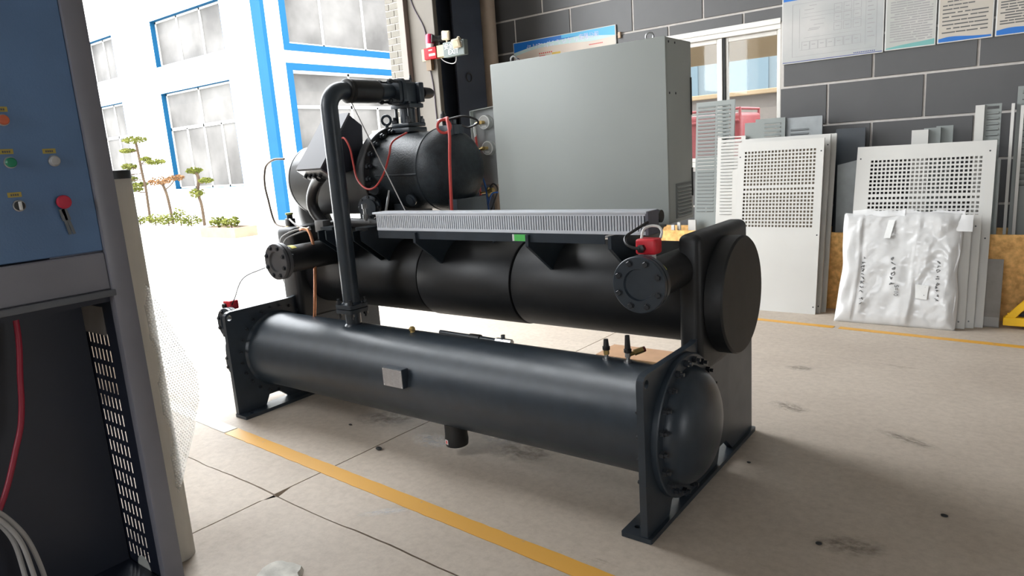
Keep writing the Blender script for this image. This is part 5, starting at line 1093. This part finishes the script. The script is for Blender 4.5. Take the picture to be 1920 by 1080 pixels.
for k in range(9): L_ += [(-1.20, -1.145 - 0.012 * (k % 3), 2.24 + 0.034 * k, 2.246 + 0.034 * k)]
L_ += [(-1.67, -1.58, 2.36, 2.364), (-1.66, -1.57, 2.372, 2.376), (-1.62, -1.54, 2.40, 2.403), (-1.65, -1.53, 2.44, 2.443), (-1.70, -1.62, 2.53, 2.534), (-1.66, -1.60, 2.56, 2.564)]
strips(p1, L_, ink_soft, Yp, 'plan_lines')
def text_lines(parent, x0, x1, z0, z1, n, m, seed, h=0.45):
    r = random.Random(seed); R_ = []; dz = (z1 - z0) / n
    for k in range(n):
        x = x0 + (0.0 if r.random() < 0.7 else 0.03); end = x1 - (0 if r.random() < 0.75 else r.uniform(0.03, (x1 - x0) * 0.5))
        while x < end - 0.01:
            w_ = r.uniform(0.03, 0.12); R_.append((x, min(end, x + w_), z0 + dz * k, z0 + dz * (k + h))); x += w_ + r.choice((0.004, 0.005, 0.015))
    strips(parent, R_, m, Yp, 'text_lines')
p2 = board('notice_board', 'notice board with green tinted sheet and fine text lines, second from the left', -1.066, -0.705, 2.104, 2.72, board_b)
text_lines(p2, -1.03, -0.73, 2.165, 2.66, 26, ink_soft, 11); wave(p2, [(-1.057, 2.113), (-0.95, 2.113), (-0.8, 2.113), (-0.714, 2.113)], [(-1.057, 2.122), (-0.95, 2.136), (-0.8, 2.148), (-0.714, 2.156)], teal_print, Yp)
p3 = board('notice_board', 'cream notice board with widely spaced text and a blue wave, third from the left', -0.694, -0.330, 2.108, 2.72, board_c)
text_lines(p3, -0.665, -0.365, 2.18, 2.64, 16, ink, 12, 0.32); wave(p3, [(-0.686, 2.116), (-0.60, 2.116), (-0.45, 2.117), (-0.34, 2.118)], [(-0.686, 2.142), (-0.60, 2.152), (-0.45, 2.138), (-0.34, 2.132)], blue_print, Yp)
p4 = board('notice_board', 'cream notice board with dense text at the right edge of the photo', -0.316, 0.05, 2.108, 2.72, board_c)
text_lines(p4, -0.29, 0.02, 2.19, 2.66, 24, ink, 13, 0.45); wave(p4, [(-0.308, 2.116), (-0.22, 2.116), (-0.1, 2.117), (0.04, 2.118)], [(-0.308, 2.150), (-0.22, 2.162), (-0.1, 2.155), (0.04, 2.140)], blue_print, Yp)
b = nbm(); box(b, -3.515, -3.485, 6.66, 6.69, 2.565, 2.625, 0.003, 1); tag(obj('wall_socket', b, mat('tan_plastic', (0.50, 0.36, 0.25), 0.5), None, 0), 'small tan plastic box on the wall at the right end of the banner', 'box')

# alarm, horn and emergency exit light beside the gate
AY = 5.47
al = thing('fire_alarm', 'red fire alarm box with a red strobe on the gate pillar', 'alarm', (-5.12, AY, 2.47))
b = nbm(); box(b, -5.115, -4.955, AY, AY + 0.06, 2.486, 2.594, 0.004, 2); obj('alarm_box', b, mat('alarm_red', (0.34, 0.006, 0.012), 0.6, spec=0.15), al)
b = nbm(); box(b, -5.05, -4.965, AY - 0.0012, AY, 2.512, 2.536); box(b, -5.05, -5.0, AY - 0.0012, AY, 2.562, 2.575); obj('alarm_print', b, mat('pale_red_print', (0.50, 0.22, 0.19), 0.6), al, 0)
b = nbm(); cyl(b, (-5.05, AY + 0.03, 2.594), (-5.05, AY + 0.03, 2.632), 0.038, 24); obj('strobe_base', b, white_plastic, al)
b = nbm(); lathe(b, (-5.05, AY + 0.03, 2.632), (0, 0, 1), [(0, 0.042), (0.08, 0.038), (0.092, 0.03), (0.094, 0)], 24); obj('strobe', b, mat('dark_red_lens', (0.36, 0.01, 0.05), 0.3), al)
b = nbm(); box(b, -5.2, -4.86, AY + 0.06, AY + 0.07, 2.486, 2.60); box(b, -4.953, -4.86, AY + 0.01, AY + 0.06, 2.49, 2.60, 0.003, 1); obj('back_box', b, mat('tan_metal', (0.26, 0.22, 0.12), 0.5), al, 0)
b = nbm(); box(b, -5.115, -5.05, AY + 0.02, AY + 0.06, 2.385, 2.486); obj('strap', b, mat('brown_metal', (0.10, 0.06, 0.025), 0.6), al, 0)
hn = thing('horn', 'small black horn loudspeaker mounted between the alarm and the exit light', 'horn', (-4.94, AY + 0.03, 2.60))
b = nbm(); lathe(b, (-4.985, AY - 0.005, 2.672), (0.75, 0.62, -0.1), [(0.02, 0), (0.02, 0.014), (0.0, 0.034), (-0.004, 0.038), (0.0, 0.042), (0.03, 0.026), (0.06, 0.024), (0.062, 0.032), (0.11, 0.032), (0.115, 0)], 28); obj('horn_body', b, black_plastic, hn)
b = nbm(); cyl(b, (-4.94, AY + 0.045, 2.60), (-4.93, AY + 0.045, 2.655), 0.009, 10); obj('horn_bracket', b, black_plastic, hn)
b = nbm(); lathe(b, (-4.985, AY - 0.005, 2.672), (0.75, 0.62, -0.1), [(0.017, 0.012), (0.019, 0.0)], 16); obj('horn_throat', b, mat('horn_grey', (0.20, 0.23, 0.22), 0.5), hn)
ex = thing('exit_light', 'grey emergency exit light reading EXIT with two square lamp heads', 'exit sign', (-4.74, AY, 2.48))
b = nbm(); box(b, -4.858, -4.592, AY, AY + 0.06, 2.474, 2.612, 0.004, 2); obj('sign_body', b, mat('exit_frame', (0.10, 0.12, 0.11), 0.5), ex)
b = nbm(); box(b, -4.85, -4.60, AY - 0.0015, AY, 2.482, 2.604); obj('sign_face', b, mat('exit_green_grey', (0.045, 0.062, 0.055), 0.5), ex, 0)
link('sign_text', text_mesh('sign_text', 'EXIT', 0.066, white_plastic), ex, False, axes_matrix((-4.726, AY - 0.003, 2.514), (1, 0, 0), (0, 0, 1)))
link('sign_text', text_mesh('sign_text', '安全出口', 0.060, white_plastic), ex, False, axes_matrix((-4.722, AY - 0.003, 2.568), (1, 0, 0), (0, 0, 1)))
hd = mat('cream_plastic', (0.34, 0.28, 0.19), 0.5)
def head(c, rot, s=0.046):
    from mathutils import Euler
    M = Matrix.Translation(c) @ Euler(rot).to_matrix().to_4x4(); b = nbm(); box(b, -s, s, -0.014, 0.014, -s * 0.95, s * 0.95, 0.012, 3, M); h = obj('lamp_head', b, hd, ex)
    b = nbm(); box(b, -s * 0.62, s * 0.62, -0.017, -0.0135, -s * 0.55, s * 0.55, 0.002, 1, M); obj('lamp_lens', b, mat('lamp_lens', (0.40, 0.34, 0.24), 0.35), h)
head((-4.812, AY + 0.005, 2.675), (0.1, 0.12, 0.15)); head((-4.655, AY - 0.032, 2.578), (0.35, -0.08, 0.15))
b = nbm(); cyl(b, (-4.812, AY + 0.02, 2.61), (-4.812, AY + 0.012, 2.65), 0.011, 12); cyl(b, (-4.64, AY + 0.02, 2.61), (-4.64, AY - 0.015, 2.632), 0.011, 12); cyl(b, (-4.64, AY - 0.015, 2.635), (-4.652, AY - 0.03, 2.60), 0.010, 12); obj('head_stem', b, hd, ex)
def cable(label, pts, r, m):
    b = nbm(); tube(b, pts, r, 8, 8); tag(obj('cable', b, m), label, 'cable')
cable('thin dark cable hanging down the beige pillar below the fire alarm', [(-5.16, 5.337, 3.5), (-5.105, 5.337, 3.05), (-4.953, 5.337, 2.743), (-4.938, 5.335, 2.458), (-4.903, 5.337, 2.206), (-4.895, 5.337, 1.919), (-4.88, 5.337, 1.4)], 0.006, mat('dark_cable', (0.05, 0.035, 0.05), 0.5))
cable('grey cable looping from the exit light to the navy column', [(-4.74, AY + 0.05, 2.474), (-4.76, AY + 0.06, 2.43), (-4.82, AY + 0.07, 2.42), (-4.90, AY + 0.06, 2.45), (-4.95, AY + 0.065, 2.486)], 0.004, wire_grey)
cable('dark red cable running down between the beige pillar and the navy column', [(-5.19, 5.70, 3.4), (-5.19, 5.73, 2.7), (-5.19, 5.74, 2.2), (-5.19, 5.72, 1.4)], 0.008, mat('dark_red_cable', (0.06, 0.02, 0.02), 0.6))

for o in (al, hn, ex): o.location += Vector((0.185, -0.2, -0.037))
for o in bpy.data.objects:
    if o.name.startswith('cable') and o.parent is None: o.location += Vector((0.185, -0.2, -0.037)) if 'looping' in o['label'] else Vector((0, 0, 0))
# ================================================================ BITS ON THE FLOOR
b = nbm(); n = 22; top = []; bot = []
for k in range(n):
    t = 2 * PI * k / n; r = 0.075 * (1 + 0.35 * noise.noise(Vector((math.cos(t) * 1.6, math.sin(t) * 1.6, 4)))); top.append(b.verts.new((-2.17 + r * 1.15 * math.cos(t), 1.285 + r * math.sin(t), 0.022 + 0.006 * noise.noise(Vector((t, 3, 1)))))); bot.append(b.verts.new((-2.17 + r * 1.25 * math.cos(t), 1.285 + r * 1.08 * math.sin(t), 0.001)))
b.faces.new(top); b.faces.new(bot[::-1])
for k in range(n): b.faces.new((bot[k], bot[(k + 1) % n], top[(k + 1) % n], top[k]))
dbm = obj('plaster_lump', b, debris_m, None, 25); tag(dbm, 'broken pale lump of plaster lying on the floor at the bottom edge', 'debris')
def bit(x, y, s, lab, m=dark_bit):
    b = nbm(); r = bmesh.ops.create_icosphere(b, subdivisions=2, radius=s)
    for v in r['verts']: v.co = Vector((v.co.x * 1.3, v.co.y, v.co.z * 0.5)) * (1 + 0.5 * noise.noise(v.co * 60 + Vector((x, y, 0)))); v.co += Vector((x, y, s * 0.42))
    tag(obj('floor_scrap', b, m), lab, 'scrap')
bit(-2.70, 2.27, 0.016, 'black scrap on the floor in front of the lower vessel, beside the slab joint')
bit(-3.115, 2.428, 0.008, 'tiny black scrap on the floor under the far half of the lower vessel')
bit(-0.203, 2.919, 0.010, 'small dark scrap on the floor at the lower right'); bit(-0.559, 2.488, 0.009, 'small dark scrap on the floor in the shadow near the bottom edge')
bit(-0.99, 3.02, 0.007, 'small dark scrap on the floor just right of the near foot plate')
b = nbm(); box(b, -2.50, -1.98, 4.22, 4.50, 0.0005, 0.006, M=Matrix.Rotation(0.0, 4, 'Z')); tag(obj('cardboard_sheet', b, card_m, None, 0), 'flat brown cardboard sheet on the floor behind the lower vessel', 'cardboard')
